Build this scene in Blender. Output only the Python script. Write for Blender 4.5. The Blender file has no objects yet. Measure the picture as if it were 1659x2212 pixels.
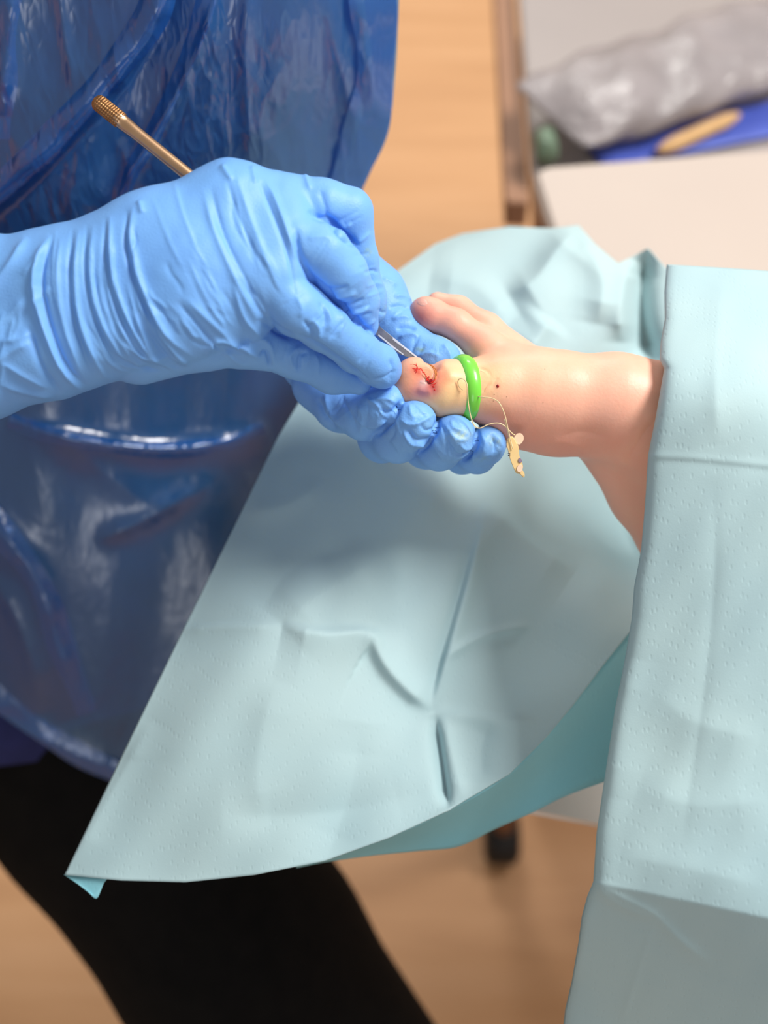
import bpy, math, random
import numpy as np
from mathutils import Vector, Matrix

random.seed(7)
rng = np.random.default_rng(7)
scene = bpy.context.scene
col = scene.collection

# ------------------------------------------------------------------ camera, light, exposure
W_PX, H_PX, F_PX = 1659.0, 2212.0, 2713.0
PITCH = math.radians(52.0)
DF = 56.5                                     # focus distance, cm
ORIGIN = np.array([0.0, 0.0, 1.0])            # world point in the middle of the frame at focus distance
RIGHT = np.array([1.0, 0.0, 0.0])
UP = np.array([0.0, math.sin(PITCH), math.cos(PITCH)])
FWD = np.array([0.0, math.cos(PITCH), -math.sin(PITCH)])
CAM = ORIGIN - FWD * DF / 100

cam_d = bpy.data.cameras.new('camera')
cam = bpy.data.objects.new('camera', cam_d)
col.objects.link(cam)
cam.location = CAM
cam.rotation_euler = (math.pi / 2 - PITCH, 0, 0)
cam_d.sensor_fit = 'HORIZONTAL'
cam_d.sensor_width = 24.0
cam_d.lens = F_PX / W_PX * 24.0
cam_d.clip_start = 0.02
cam_d.dof.use_dof = True
cam_d.dof.focus_distance = 0.560
cam_d.dof.aperture_fstop = 3.7
scene.camera = cam

world = bpy.data.worlds.new('room_light')
scene.world = world
world.use_nodes = True
bg = world.node_tree.nodes['Background']
bg.inputs[0].default_value = (1.0, 0.96, 0.92, 1)
bg.inputs[1].default_value = 0.28


def area(name, loc, target, sx, sy, power, colour):
    ld = bpy.data.lights.new(name, 'AREA')
    ld.shape = 'RECTANGLE'; ld.size = sx; ld.size_y = sy
    ld.energy = power; ld.color = colour
    lo = bpy.data.objects.new(name, ld); col.objects.link(lo)
    lo.location = loc
    lo.rotation_euler = (Vector(target) - Vector(loc)).to_track_quat('-Z', 'Y').to_euler()
    return lo


area('ceiling_light', (1.10, 0.30, 2.50), (0.10, 0.12, 0.9), 0.8, 0.5, 38, (1.0, 0.97, 0.92))
area('added_front_light', (-0.2, -2.9, 1.75), (-0.2, 0, 1.2), 1.1, 1.1, 9, (0.95, 0.96, 1.0))  # added area light behind the camera, for apron highlights and frontal fill
area('ceiling_light', (-0.1, 2.5, 2.60), (-0.1, 2.5, 0), 1.2, 0.6, 36, (1.0, 0.97, 0.92))

vs = scene.view_settings
vs.view_transform = 'Standard'; vs.look = 'None'; vs.gamma = 1.0; vs.exposure = 0.35
vs.use_curve_mapping = False

# ------------------------------------------------------------------ helpers


def srgb(r, g, b):
    def f(c):
        c /= 255.0
        return c / 12.92 if c <= 0.04045 else ((c + 0.055) / 1.055) ** 2.4
    return (f(r), f(g), f(b), 1.0)


def c3(px, py, dz):
    """pixel + depth offset (cm towards the camera) -> camera frame cm"""
    px = np.asarray(px, float); py = np.asarray(py, float); dz = np.asarray(dz, float)
    d = DF - dz
    return np.stack([(px - W_PX / 2) / F_PX * d, -(py - H_PX / 2) / F_PX * d, dz + 0 * px], -1)


def to_px(P):
    d = DF - P[..., 2]
    return W_PX / 2 + P[..., 0] * F_PX / d, H_PX / 2 - P[..., 1] * F_PX / d


def wld(P):
    P = np.asarray(P, float)
    return ORIGIN + (P[..., 0:1] * RIGHT + P[..., 1:2] * UP - P[..., 2:3] * FWD) / 100.0


def ray_plane(px, py, z):
    d = FWD + RIGHT * (px - W_PX / 2) / F_PX + UP * (H_PX / 2 - py) / F_PX
    t = (z - CAM[2]) / d[2]
    return CAM + d * t


def base_of(V):
    V = np.asarray(V)
    return np.array([V[:, 0].mean(), V[:, 1].mean(), V[:, 2].min()])


def tag(o, label=None, cat=None, group=None, kind=None):
    if label: o['label'] = label
    if cat: o['category'] = cat
    if group: o['group'] = group
    if kind: o['kind'] = kind
    return o


def empty(name, loc):
    o = bpy.data.objects.new(name, None)
    o.empty_display_size = 0.05
    col.objects.link(o)
    o.location = loc
    return o


def off_of(p):
    r = np.zeros(3)
    while p is not None:
        r = r + np.array(p.location); p = p.parent
    return r


def mk(name, V, F, mat, parent=None, smooth=True, attrs=None, solid=0.0):
    """V in world metres"""
    V = np.asarray(V, float)
    o0 = off_of(parent)
    loc = base_of(V) if parent is None else np.zeros(3)
    me = bpy.data.meshes.new(name)
    L = V - o0 - loc
    if isinstance(F, np.ndarray):
        n, k = F.shape
        me.vertices.add(len(L)); me.vertices.foreach_set('co', L.astype(np.float32).ravel())
        me.loops.add(n * k); me.loops.foreach_set('vertex_index', F.astype(np.int32).ravel())
        me.polygons.add(n)
        me.polygons.foreach_set('loop_start', np.arange(0, n * k, k, dtype=np.int32))
        me.update(calc_edges=True); me.validate()
    else:
        me.from_pydata([tuple(v) for v in L], [], [tuple(f) for f in F])
        me.update()
    if smooth:
        me.polygons.foreach_set('use_smooth', np.ones(len(me.polygons), bool))
    for k_, a in (attrs or {}).items():
        a = np.asarray(a, np.float32)
        if a.ndim == 1:
            at = me.attributes.new(k_, 'FLOAT', 'POINT'); at.data.foreach_set('value', a)
        else:
            at = me.attributes.new(k_, 'FLOAT_COLOR', 'POINT')
            at.data.foreach_set('color', np.concatenate([a[:, :3], np.ones((len(a), 1), np.float32)], 1).ravel())
    me.materials.append(mat)
    o = bpy.data.objects.new(name, me)
    col.objects.link(o)
    o.location = loc
    o.parent = parent
    if solid:
        m = o.modifiers.new('thickness', 'SOLIDIFY'); m.thickness = solid; m.offset = 0
    return o


# ---- polylines
def resample(pts, n):
    pts = np.asarray(pts, float)
    s = np.r_[0, np.cumsum(np.linalg.norm(np.diff(pts, axis=0), axis=1))]
    t = np.linspace(0, s[-1], n)
    return np.stack([np.interp(t, s, pts[:, k]) for k in range(pts.shape[1])], -1)


def smooth_line(pts, n=40):
    """Catmull-Rom through the points"""
    p = np.asarray(pts, float)
    if len(p) < 3:
        return resample(p, n)
    q = np.vstack([2 * p[0] - p[1], p, 2 * p[-1] - p[-2]])
    out = []
    m = max(4, n // (len(p) - 1) + 1)
    for i in range(1, len(q) - 2):
        t = np.linspace(0, 1, m, endpoint=False)[:, None]
        a, b, c, d = q[i - 1], q[i], q[i + 1], q[i + 2]
        out.append(0.5 * (2 * b + (c - a) * t + (2 * a - 5 * b + 4 * c - d) * t ** 2 + (3 * b - a - 3 * c + d) * t ** 3))
    out.append(p[-1:])
    return resample(np.vstack(out), n)


def line_dist(X, Y, poly):
    """distance, signed side (+ = right of travel in image), t"""
    best = np.full(X.shape, 1e9); side = np.zeros(X.shape); tt = np.zeros(X.shape)
    seg = np.linalg.norm(np.diff(poly, axis=0), axis=1); cum = np.r_[0, np.cumsum(seg)]
    for i in range(len(poly) - 1):
        a = poly[i]; b = poly[i + 1]; ab = b - a; L2 = max(ab @ ab, 1e-9)
        t = np.clip(((X - a[0]) * ab[0] + (Y - a[1]) * ab[1]) / L2, 0, 1)
        dx = X - a[0] - t * ab[0]; dy = Y - a[1] - t * ab[1]
        d = np.hypot(dx, dy)
        m = d < best
        best = np.where(m, d, best)
        side = np.where(m, np.sign(ab[0] * dy - ab[1] * dx), side)
        tt = np.where(m, (cum[i] + t * seg[i]) / cum[-1], tt)
    return best, side, tt


def fold_height(X, Y, folds):
    """sum of fold profiles; fold = (points, height cm, width left px, width right px)"""
    H = np.zeros(X.shape)
    for f in folds:
        pts, h, wl, wr = f[:4]
        poly = smooth_line(pts, 14)
        R = 3.2 * max(wl, wr)
        m = (X > poly[:, 0].min() - R) & (X < poly[:, 0].max() + R) & (Y > poly[:, 1].min() - R) & (Y < poly[:, 1].max() + R)
        if not m.any():
            continue
        d, s, t = line_dist(X[m], Y[m], poly)
        w = np.where(s > 0, wr, wl)
        flat = len(f) > 4 and f[4]
        env = 1.0 if flat else np.clip(np.sin(np.pi * np.clip(t, 0.0, 1.0)) * 1.6, 0, 1) * np.exp(-np.where((t <= 0) | (t >= 1), (d / w) ** 2, 0))
        H[m] += h * env * np.exp(-(d / w) ** 1.45)
    return H


# ---- thin plate spline for the depth of sheets
class TPS:
    def __init__(self, pts):
        p = np.asarray(pts, float)
        self.c = p[:, :2] / 1000.0
        n = len(p)
        r = np.linalg.norm(self.c[:, None] - self.c[None], axis=2)
        K = self.k(r) + np.eye(n) * 1e-4
        Pm = np.c_[np.ones(n), self.c]
        A = np.block([[K, Pm], [Pm.T, np.zeros((3, 3))]])
        self.w = np.linalg.solve(A, np.r_[p[:, 2], 0, 0, 0])

    @staticmethod
    def k(r):
        return np.where(r > 1e-9, r * r * np.log(np.maximum(r, 1e-9)), 0)

    def __call__(self, X, Y):
        sh = X.shape
        q = np.stack([X.ravel(), Y.ravel()], -1) / 1000.0
        r = np.linalg.norm(q[:, None] - self.c[None], axis=2)
        v = self.k(r) @ self.w[:-3] + self.w[-3] + q @ self.w[-2:]
        return v.reshape(sh)


def grid_faces(nu, nv):
    i = np.arange(nu - 1)[:, None] * nv + np.arange(nv - 1)[None]
    return np.stack([i, i + nv, i + nv + 1, i + 1], -1).reshape(-1, 4)


def coons(bottom, top, left, right, nu, nv):
    """bottom/top run left->right, left/right run bottom->top"""
    B = resample(bottom, nu); T = resample(top, nu); L = resample(left, nv); R = resample(right, nv)
    u = np.linspace(0, 1, nu)[:, None, None]; v = np.linspace(0, 1, nv)[None, :, None]
    P = (1 - v) * B[:, None] + v * T[:, None] + (1 - u) * L[None] + u * R[None]
    P -= (1 - u) * (1 - v) * B[0] + u * (1 - v) * B[-1] + (1 - u) * v * T[0] + u * v * T[-1]
    return P[..., 0], P[..., 1]


# ---- tubes
def tube(P, r, n=8, caps=True):
    P = np.asarray(P, float); m = len(P)
    r = np.broadcast_to(np.asarray(r, float), (m,))
    T = np.gradient(P, axis=0); T /= np.linalg.norm(T, axis=1, keepdims=True) + 1e-12
    ref = np.array([0.13, 0.31, 0.94]); V = []
    N = np.cross(T[0], ref); N /= np.linalg.norm(N)
    for i in range(m):
        N = N - T[i] * (N @ T[i]); N /= np.linalg.norm(N)
        B = np.cross(T[i], N)
        a = np.linspace(0, 2 * np.pi, n, endpoint=False)
        V.append(P[i] + r[i] * (np.cos(a)[:, None] * N + np.sin(a)[:, None] * B))
    V = np.vstack(V); F = []
    for i in range(m - 1):
        for j in range(n):
            k = (j + 1) % n
            F.append((i * n + j, i * n + k, (i + 1) * n + k, (i + 1) * n + j))
    if caps:
        F.append(tuple(range(n - 1, -1, -1))); F.append(tuple((m - 1) * n + j for j in range(n)))
    return V, F


# ---- implicit surfaces
def cone_d(P, a, b, ra, rb):
    a = np.asarray(a, np.float32); b = np.asarray(b, np.float32)
    ab = b - a; L2 = float(ab @ ab) + 1e-9
    t = np.clip(((P[..., 0] - a[0]) * ab[0] + (P[..., 1] - a[1]) * ab[1] + (P[..., 2] - a[2]) * ab[2]) / L2, 0, 1)
    d = np.sqrt((P[..., 0] - a[0] - t * ab[0]) ** 2 + (P[..., 1] - a[1] - t * ab[1]) ** 2 + (P[..., 2] - a[2] - t * ab[2]) ** 2)
    return d - (ra + (rb - ra) * t)


def smin(a, b, k):
    h = np.clip(k - np.abs(a - b), 0, None) / k
    return np.minimum(a, b) - h * h * k * 0.25


class Blob:
    """smooth union of chains; chain = (list of (px,py,dz,r), k inside, k to the rest)"""
    def __init__(self, chains):
        self.ch = []
        for pts, k, kj in chains:
            C = [(c3(p[0], p[1], p[2]).astype(np.float32), p[3]) for p in pts]
            self.ch.append((C, k, kj))

    def bounds(self, pad):
        lo = np.full(3, 1e9); hi = -lo
        for C, k, kj in self.ch:
            for p, r in C:
                lo = np.minimum(lo, p - r - pad); hi = np.maximum(hi, p + r + pad)
        return lo, hi

    def __call__(self, P):
        D = None
        for C, k, kj in self.ch:
            d = None
            for (a, ra), (b, rb) in zip(C[:-1], C[1:]):
                e = cone_d(P, a, b, ra, rb)
                d = e if d is None else smin(d, e, k)
            D = d if D is None else smin(D, d, kj)
        return D

    def surf(self, px, py, z0=8.0, z1=-12.0):
        """front surface depth offset at a pixel"""
        z = np.linspace(z0, z1, 800)
        d = self(c3(np.full_like(z, px), np.full_like(z, py), z).astype(np.float32))
        i = np.argmax(d < 0)
        return float(z[i]) if (d < 0).any() else None


def surface_nets(fn, lo, hi, h):
    n = np.ceil((hi - lo) / h).astype(int) + 1
    ax = [lo[k] + h * np.arange(n[k]) for k in range(3)]
    bs_ = 8
    nb = np.ceil(n / bs_).astype(int)
    n = nb * bs_
    ax = [lo[k] + h * np.arange(n[k]) for k in range(3)]
    cx = [lo[k] + h * (bs_ * np.arange(nb[k]) + (bs_ - 1) / 2) for k in range(3)]
    G = np.stack(np.meshgrid(*cx, indexing='ij'), -1).astype(np.float32)
    DB = fn(G)
    near = np.abs(DB) < h * bs_ * 0.5 * 1.75 * 1.35 + 2 * h
    D6 = np.empty((nb[0], nb[1], nb[2], bs_, bs_, bs_), np.float32)
    D6[:] = DB[..., None, None, None]
    loc = np.stack(np.meshgrid(*[h * (np.arange(bs_) - (bs_ - 1) / 2)] * 3, indexing='ij'), -1).astype(np.float32)
    A_ = np.argwhere(near)
    for q in range(0, len(A_), 800):
        a = A_[q:q + 800]
        pts = G[a[:, 0], a[:, 1], a[:, 2]][:, None, None, None, :] + loc[None]
        D6[a[:, 0], a[:, 1], a[:, 2]] = fn(pts)
    D = np.ascontiguousarray(D6.transpose(0, 3, 1, 4, 2, 5).reshape(n))
    del D6
    S = D < 0
    nx, ny, nz = n - 1
    cnt = np.zeros((nx, ny, nz), np.int8)
    for dx in (0, 1):
        for dy in (0, 1):
            for dz in (0, 1):
                cnt += S[dx:dx + nx, dy:dy + ny, dz:dz + nz]
    act = np.argwhere((cnt > 0) & (cnt < 8))
    idx = np.full((nx, ny, nz), -1, np.int32)
    idx[act[:, 0], act[:, 1], act[:, 2]] = np.arange(len(act))
    acc = np.zeros((len(act), 3)); num = np.zeros(len(act))
    cor = [(0, 0, 0), (1, 0, 0), (0, 1, 0), (1, 1, 0), (0, 0, 1), (1, 0, 1), (0, 1, 1), (1, 1, 1)]
    for a in range(8):
        for b in range(a + 1, 8):
            ca, cb = np.array(cor[a]), np.array(cor[b])
            if abs(ca - cb).sum() != 1:
                continue
            ia = act + ca; ib = act + cb
            da = D[ia[:, 0], ia[:, 1], ia[:, 2]]; db = D[ib[:, 0], ib[:, 1], ib[:, 2]]
            m = (da < 0) != (db < 0)
            t = np.where(m, da / np.where(m, da - db, 1), 0)
            acc += np.where(m[:, None], ca + t[:, None] * (cb - ca), 0); num += m
    V = lo + h * (act + acc / num[:, None])
    Q = []
    for axis in range(3):
        o1, o2 = [(1, 2), (2, 0), (0, 1)][axis]
        sl0 = [slice(None)] * 3; sl1 = [slice(None)] * 3
        sl0[axis] = slice(0, -1); sl1[axis] = slice(1, None)
        A = S[tuple(sl0)]; B = S[tuple(sl1)]
        e = np.argwhere(A != B)
        ok = (e[:, o1] > 0) & (e[:, o2] > 0) & (e[:, o1] < n[o1] - 1) & (e[:, o2] < n[o2] - 1)
        e = e[ok]
        u = np.zeros(3, int); v = np.zeros(3, int); u[o1] = 1; v[o2] = 1
        g = lambda c: idx[c[:, 0], c[:, 1], c[:, 2]]
        q = np.stack([g(e - u - v), g(e - v), g(e), g(e - u)], -1)
        inside = A[e[:, 0], e[:, 1], e[:, 2]]
        q = np.where(inside[:, None], q, q[:, ::-1])
        Q.append(q)
    Q = np.vstack(Q)
    return V, Q[(Q >= 0).all(1)]


def normals(fn, V, e=0.05):
    N = np.zeros_like(V); P = V.astype(np.float32)
    for k in range(3):
        d = np.zeros(3, np.float32); d[k] = e
        N[:, k] = fn(P + d) - fn(P - d)
    return N / (np.linalg.norm(N, axis=1, keepdims=True) + 1e-9)


def vnormals(V, F):
    N = np.zeros_like(V)
    n = np.cross(V[F[:, 2]] - V[F[:, 0]], V[F[:, 3]] - V[F[:, 1]])
    for k in range(4):
        np.add.at(N, F[:, k], n)
    return N / (np.linalg.norm(N, axis=1, keepdims=True) + 1e-12)


def relax(V, F, it=2, lam=0.5):
    for _ in range(it):
        A = np.zeros_like(V); c = np.zeros(len(V))
        for k in range(4):
            a = F[:, k]; b = F[:, (k + 1) % 4]
            np.add.at(A, a, V[b]); np.add.at(c, a, 1)
            np.add.at(A, b, V[a]); np.add.at(c, b, 1)
        V = V + lam * (A / np.maximum(c, 1)[:, None] - V)
    return V


# ------------------------------------------------------------------ materials
def new_mat(name):
    m = bpy.data.materials.new(name); m.use_nodes = True
    nt = m.node_tree
    return m, nt, nt.nodes['Principled BSDF']


def nd(nt, t, **kw):
    n = nt.nodes.new(t)
    for k, v in kw.items():
        setattr(n, k, v)
    return n


def noise(nt, scale, detail=3, rough=0.5, mapping=None, dist=0.0):
    tc = nd(nt, 'ShaderNodeTexCoord'); n = nd(nt, 'ShaderNodeTexNoise')
    n.inputs['Scale'].default_value = scale; n.inputs['Detail'].default_value = detail
    n.inputs['Roughness'].default_value = rough; n.inputs['Distortion'].default_value = dist
    if mapping:
        mp = nd(nt, 'ShaderNodeMapping')
        mp.inputs['Scale'].default_value = mapping[0]; mp.inputs['Rotation'].default_value = mapping[1]
        nt.links.new(tc.outputs['Object'], mp.inputs[0]); nt.links.new(mp.outputs[0], n.inputs['Vector'])
    else:
        nt.links.new(tc.outputs['Object'], n.inputs['Vector'])
    return n


def ramp(nt, src, stops):
    r = nd(nt, 'ShaderNodeValToRGB')
    e = r.color_ramp.elements
    while len(e) < len(stops):
        e.new(0.5)
    for i, (p, c) in enumerate(stops):
        e[i].position = p; e[i].color = c
    nt.links.new(src, r.inputs[0])
    return r


def bump(nt, bs, src, strength, dist, prev=None):
    b = nd(nt, 'ShaderNodeBump')
    b.inputs['Strength'].default_value = strength; b.inputs['Distance'].default_value = dist
    nt.links.new(src, b.inputs['Height'])
    if prev:
        nt.links.new(prev.outputs[0], b.inputs['Normal'])
    nt.links.new(b.outputs[0], bs.inputs['Normal'])
    return b


def simple(name, c1, c2=None, rough=0.5, scale=20, metal=0.0, bmp=0.0, bscale=400, spec=0.5, coat=0):
    m, nt, bs = new_mat(name)
    n = noise(nt, scale)
    r = ramp(nt, n.outputs[0], [(0.3, c1), (0.7, c2 or c1)])
    nt.links.new(r.outputs[0], bs.inputs['Base Color'])
    bs.inputs['Roughness'].default_value = rough; bs.inputs['Metallic'].default_value = metal
    bs.inputs['Specular IOR Level'].default_value = spec
    bs.inputs['Coat Weight'].default_value = coat
    if bmp:
        b = noise(nt, bscale); bump(nt, bs, b.outputs[0], bmp, 0.001)
    return m


def mat_attr(name, attr, rough, bmp, bscale, dist=0.0005, sss=0.0, spec=0.4, sss_r=(1, 0.35, 0.2), mix=0.10):
    """base colour from the pigment attribute, lightly mottled"""
    m, nt, bs = new_mat(name)
    a = nd(nt, 'ShaderNodeAttribute', attribute_name=attr)
    n = noise(nt, 60, 4)
    mx = nd(nt, 'ShaderNodeMix', data_type='RGBA', blend_type='OVERLAY')
    mx.inputs[0].default_value = mix
    nt.links.new(a.outputs['Color'], mx.inputs[6]); nt.links.new(n.outputs['Fac'], mx.inputs[7])
    nt.links.new(mx.outputs[2], bs.inputs['Base Color'])
    bs.inputs['Roughness'].default_value = rough
    bs.inputs['Specular IOR Level'].default_value = spec
    if sss:
        bs.inputs['Subsurface Weight'].default_value = sss
        bs.inputs['Subsurface Radius'].default_value = sss_r
        bs.inputs['Subsurface Scale'].default_value = 0.004
    b1 = noise(nt, bscale, 3)
    bump(nt, bs, b1.outputs[0], bmp, dist)
    return m


M = {}
M['glove'] = mat_attr('nitrile', 'pigment', 0.48, 0.35, 1100, 0.0004, spec=0.35, mix=0.05)
M['skin'] = mat_attr('skin', 'pigment', 0.42, 0.25, 700, 0.0004, sss=0.22, spec=0.4, mix=0.12)
M['drape'] = None


def drape_mat(name, c1, c2, trans):
    m, nt, bs = new_mat(name)
    n = noise(nt, 9, 4)
    r = ramp(nt, n.outputs[0], [(0.3, c1), (0.7, c2)])
    nt.links.new(r.outputs[0], bs.inputs['Base Color'])
    bs.inputs['Roughness'].default_value = 0.62
    bs.inputs['Specular IOR Level'].default_value = 0.25
    # rows of small embossed dashes
    tc = nd(nt, 'ShaderNodeTexCoord'); mp = nd(nt, 'ShaderNodeMapping')
    mp.inputs['Rotation'].default_value = (0.2, 0.1, 0.45); mp.inputs['Scale'].default_value = (420, 210, 210)
    nt.links.new(tc.outputs['Object'], mp.inputs[0])
    vo = nd(nt, 'ShaderNodeTexVoronoi'); vo.inputs['Scale'].default_value = 1.0
    vo.inputs['Randomness'].default_value = 0.35
    nt.links.new(mp.outputs[0], vo.inputs['Vector'])
    rr = ramp(nt, vo.outputs['Distance'], [(0.12, (0, 0, 0, 1)), (0.3, (1, 1, 1, 1))])
    b0 = bump(nt, bs, rr.outputs[0], 0.16, 0.0006)
    n2 = noise(nt, 45, 5, 0.6)
    b1 = bump(nt, bs, n2.outputs[0], 0.05, 0.003, b0)
    n3 = noise(nt, 1500, 2)
    bump(nt, bs, n3.outputs[0], 0.12, 0.0003, b1)
    tr = nd(nt, 'ShaderNodeBsdfTranslucent'); nt.links.new(r.outputs[0], tr.inputs[0])
    mix = nd(nt, 'ShaderNodeMixShader'); mix.inputs[0].default_value = trans
    out = nt.nodes['Material Output']
    nt.links.new(bs.outputs[0], mix.inputs[1]); nt.links.new(tr.outputs[0], mix.inputs[2])
    nt.links.new(mix.outputs[0], out.inputs[0])
    return m


M['drape'] = drape_mat('drape_paper', srgb(178, 208, 215), srgb(190, 215, 218), 0.12)
M['drape_leg'] = drape_mat('drape_leg_paper', srgb(174, 204, 212), srgb(186, 212, 215), 0.10)
M['drape_back'] = drape_mat('drape_reverse', srgb(138, 205, 220), srgb(154, 214, 226), 0.10)


def apron_mat():
    m, nt, bs = new_mat('polythene_film')
    n = noise(nt, 6, 3)
    r = ramp(nt, n.outputs[0], [(0.3, srgb(40, 114, 188)), (0.7, srgb(60, 136, 206))])
    nt.links.new(r.outputs[0], bs.inputs['Base Color'])
    bs.inputs['Roughness'].default_value = 0.9
    bs.inputs['Specular IOR Level'].default_value = 0.0
    # crumpled film: warped cells give flat facets with sharp ridges
    tc = nd(nt, 'ShaderNodeTexCoord')

    def crumple(scale, stretch, rot, warp):
        mp = nd(nt, 'ShaderNodeMapping')
        mp.inputs['Scale'].default_value = stretch; mp.inputs['Rotation'].default_value = rot
        nt.links.new(tc.outputs['Object'], mp.inputs[0])
        nz = nd(nt, 'ShaderNodeTexNoise'); nz.inputs['Scale'].default_value = scale * 0.6; nz.inputs['Detail'].default_value = 1.5
        nt.links.new(mp.outputs[0], nz.inputs['Vector'])
        sub = nd(nt, 'ShaderNodeVectorMath', operation='SCALE'); sub.inputs['Scale'].default_value = warp / scale
        nt.links.new(nz.outputs['Color'], sub.inputs[0])
        ad = nd(nt, 'ShaderNodeVectorMath', operation='ADD')
        nt.links.new(mp.outputs[0], ad.inputs[0]); nt.links.new(sub.outputs[0], ad.inputs[1])
        vo = nd(nt, 'ShaderNodeTexVoronoi'); vo.inputs['Scale'].default_value = scale
        nt.links.new(ad.outputs[0], vo.inputs['Vector'])
        return vo
    w1 = crumple(34, (1.8, 0.8, 0.6), (0.3, 0.2, 0.5), 2.2)
    b1 = bump(nt, bs, w1.outputs['Distance'], 1.0, 0.0042)
    w2 = crumple(120, (1.6, 0.8, 0.6), (0.3, 0.2, 0.3), 2.6)
    b2 = bump(nt, bs, w2.outputs['Distance'], 1.0, 0.0013, b1)
    at = nd(nt, 'ShaderNodeAttribute', attribute_name='crumple')
    for b_ in (b1, b2):
        nt.links.new(at.outputs['Fac'], b_.inputs['Strength'])
    tp = nd(nt, 'ShaderNodeBsdfTransparent'); tp.inputs[0].default_value = srgb(140, 190, 236)
    mix = nd(nt, 'ShaderNodeMixShader'); mix.inputs[0].default_value = 0.27
    nt.links.new(tp.outputs[0], mix.inputs[1]); nt.links.new(bs.outputs[0], mix.inputs[2])
    gl = nd(nt, 'ShaderNodeBsdfGlossy'); gl.inputs['Roughness'].default_value = 0.25
    gl.inputs['Color'].default_value = (1, 1, 1, 1)
    nt.links.new(b2.outputs[0], gl.inputs['Normal'])
    mx2 = nd(nt, 'ShaderNodeMixShader'); mx2.inputs[0].default_value = 0.08
    nt.links.new(mix.outputs[0], mx2.inputs[1]); nt.links.new(gl.outputs[0], mx2.inputs[2])
    nt.links.new(mx2.outputs[0], nt.nodes['Material Output'].inputs[0])
    return m


M['apron'] = apron_mat()
M['navy'] = simple('navy_cotton', srgb(26, 30, 78), srgb(34, 38, 92), 0.85, 60, bmp=0.2, bscale=900)
M['black'] = simple('black_twill', srgb(12, 11, 11), srgb(18, 16, 15), 0.9, 60, bmp=0.2, bscale=900, spec=0.15)
M['arm'] = simple('forearm_skin', srgb(226, 170, 140), srgb(232, 180, 150), 0.5, 30)
M['green'] = simple('green_silicone', srgb(112, 214, 66), srgb(134, 226, 80), 0.3, 30, coat=0.3)
M['cord'] = simple('clear_cord', srgb(236, 204, 150), srgb(244, 220, 176), 0.2, 30)
M['tag'] = simple('tag_plastic', srgb(226, 190, 128), srgb(238, 208, 152), 0.4, 90)
M['tagdisc'] = simple('tag_disc_plastic', srgb(240, 200, 170), srgb(246, 212, 186), 0.35, 90)
M['ink'] = simple('dark_ink', srgb(30, 26, 34), srgb(50, 44, 60), 0.6)
M['ink_purple'] = simple('purple_ink', srgb(110, 88, 110), srgb(150, 130, 150), 0.6)
M['blood'] = simple('blood', srgb(196, 18, 14), srgb(226, 48, 34), 0.25, 900)
M['scab'] = simple('dark_blood', srgb(120, 6, 18), srgb(160, 16, 26), 0.25, 900)
M['amber'] = simple('dried_iodine', srgb(178, 92, 20), srgb(212, 130, 44), 0.35, 400)
M['nail'] = simple('nail', srgb(236, 148, 112), srgb(240, 160, 122), 0.35, 120)
M['nail_pale'] = simple('nail_pale', srgb(226, 160, 142), srgb(234, 176, 158), 0.3, 120)
M['slough'] = simple('pale_wound_edge', srgb(214, 168, 168), srgb(228, 184, 168), 0.3, 700)
M['white'] = simple('white_enamel', srgb(226, 218, 212), srgb(232, 224, 218), 0.45, 4)
M['steel'] = simple('blade_steel', srgb(150, 146, 150), srgb(176, 172, 174), 0.35, 300, metal=0.8)
M['blade_glint'] = simple('steel_glint', srgb(236, 236, 238), srgb(246, 246, 248), 0.45, 300, metal=0.3)  # near-white steel: the blade's bright reflection is put into the colour
M['tray'] = simple('grey_tray', srgb(158, 149, 147), srgb(166, 157, 154), 0.4, 4)
M['cab'] = simple('off_white_laminate', srgb(188, 174, 165), srgb(194, 180, 170), 0.5, 4)
M['brown'] = simple('brown_laminate', srgb(150, 110, 84), srgb(160, 118, 90), 0.6, 8)
M['rubber'] = simple('black_rubber', srgb(20, 18, 18), srgb(30, 26, 24), 0.6)
M['pouch_blue'] = simple('blue_wrap', srgb(66, 84, 176), srgb(84, 104, 198), 0.45, 12, bmp=0.3, bscale=60)
M['pouch_green'] = simple('green_pack', srgb(96, 118, 98), srgb(114, 134, 112), 0.5, 12)
M['wood'] = simple('wooden_stick', srgb(206, 164, 112), srgb(220, 180, 128), 0.6, 40)


def handle_mat():
    m, nt, bs = new_mat('bronzed_steel')
    bs.inputs['Metallic'].default_value = 1.0; bs.inputs['Roughness'].default_value = 0.34
    n = noise(nt, 90, 3)
    r = ramp(nt, n.outputs[0], [(0.3, srgb(204, 164, 128)), (0.7, srgb(216, 178, 142))])
    nt.links.new(r.outputs[0], bs.inputs['Base Color'])
    return m


M['handle'] = handle_mat()
M['grip'] = simple('knurled_bronze', srgb(150, 108, 70), srgb(176, 130, 88), 0.5, 300, metal=0.9)


def bag_mat():
    m, nt, bs = new_mat('clear_polybag')
    n = noise(nt, 14, 3)
    r = ramp(nt, n.outputs[0], [(0.3, srgb(150, 143, 145)), (0.7, srgb(176, 168, 170))])
    nt.links.new(r.outputs[0], bs.inputs['Base Color'])
    bs.inputs['Roughness'].default_value = 0.2
    w = noise(nt, 22, 4, 0.6, None, 1.0)
    bump(nt, bs, w.outputs[0], 0.8, 0.01)
    tp = nd(nt, 'ShaderNodeBsdfTransparent')
    mix = nd(nt, 'ShaderNodeMixShader'); mix.inputs[0].default_value = 0.8
    nt.links.new(tp.outputs[0], mix.inputs[1]); nt.links.new(bs.outputs[0], mix.inputs[2])
    nt.links.new(mix.outputs[0], nt.nodes['Material Output'].inputs[0])
    return m


M['bag'] = bag_mat()


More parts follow.
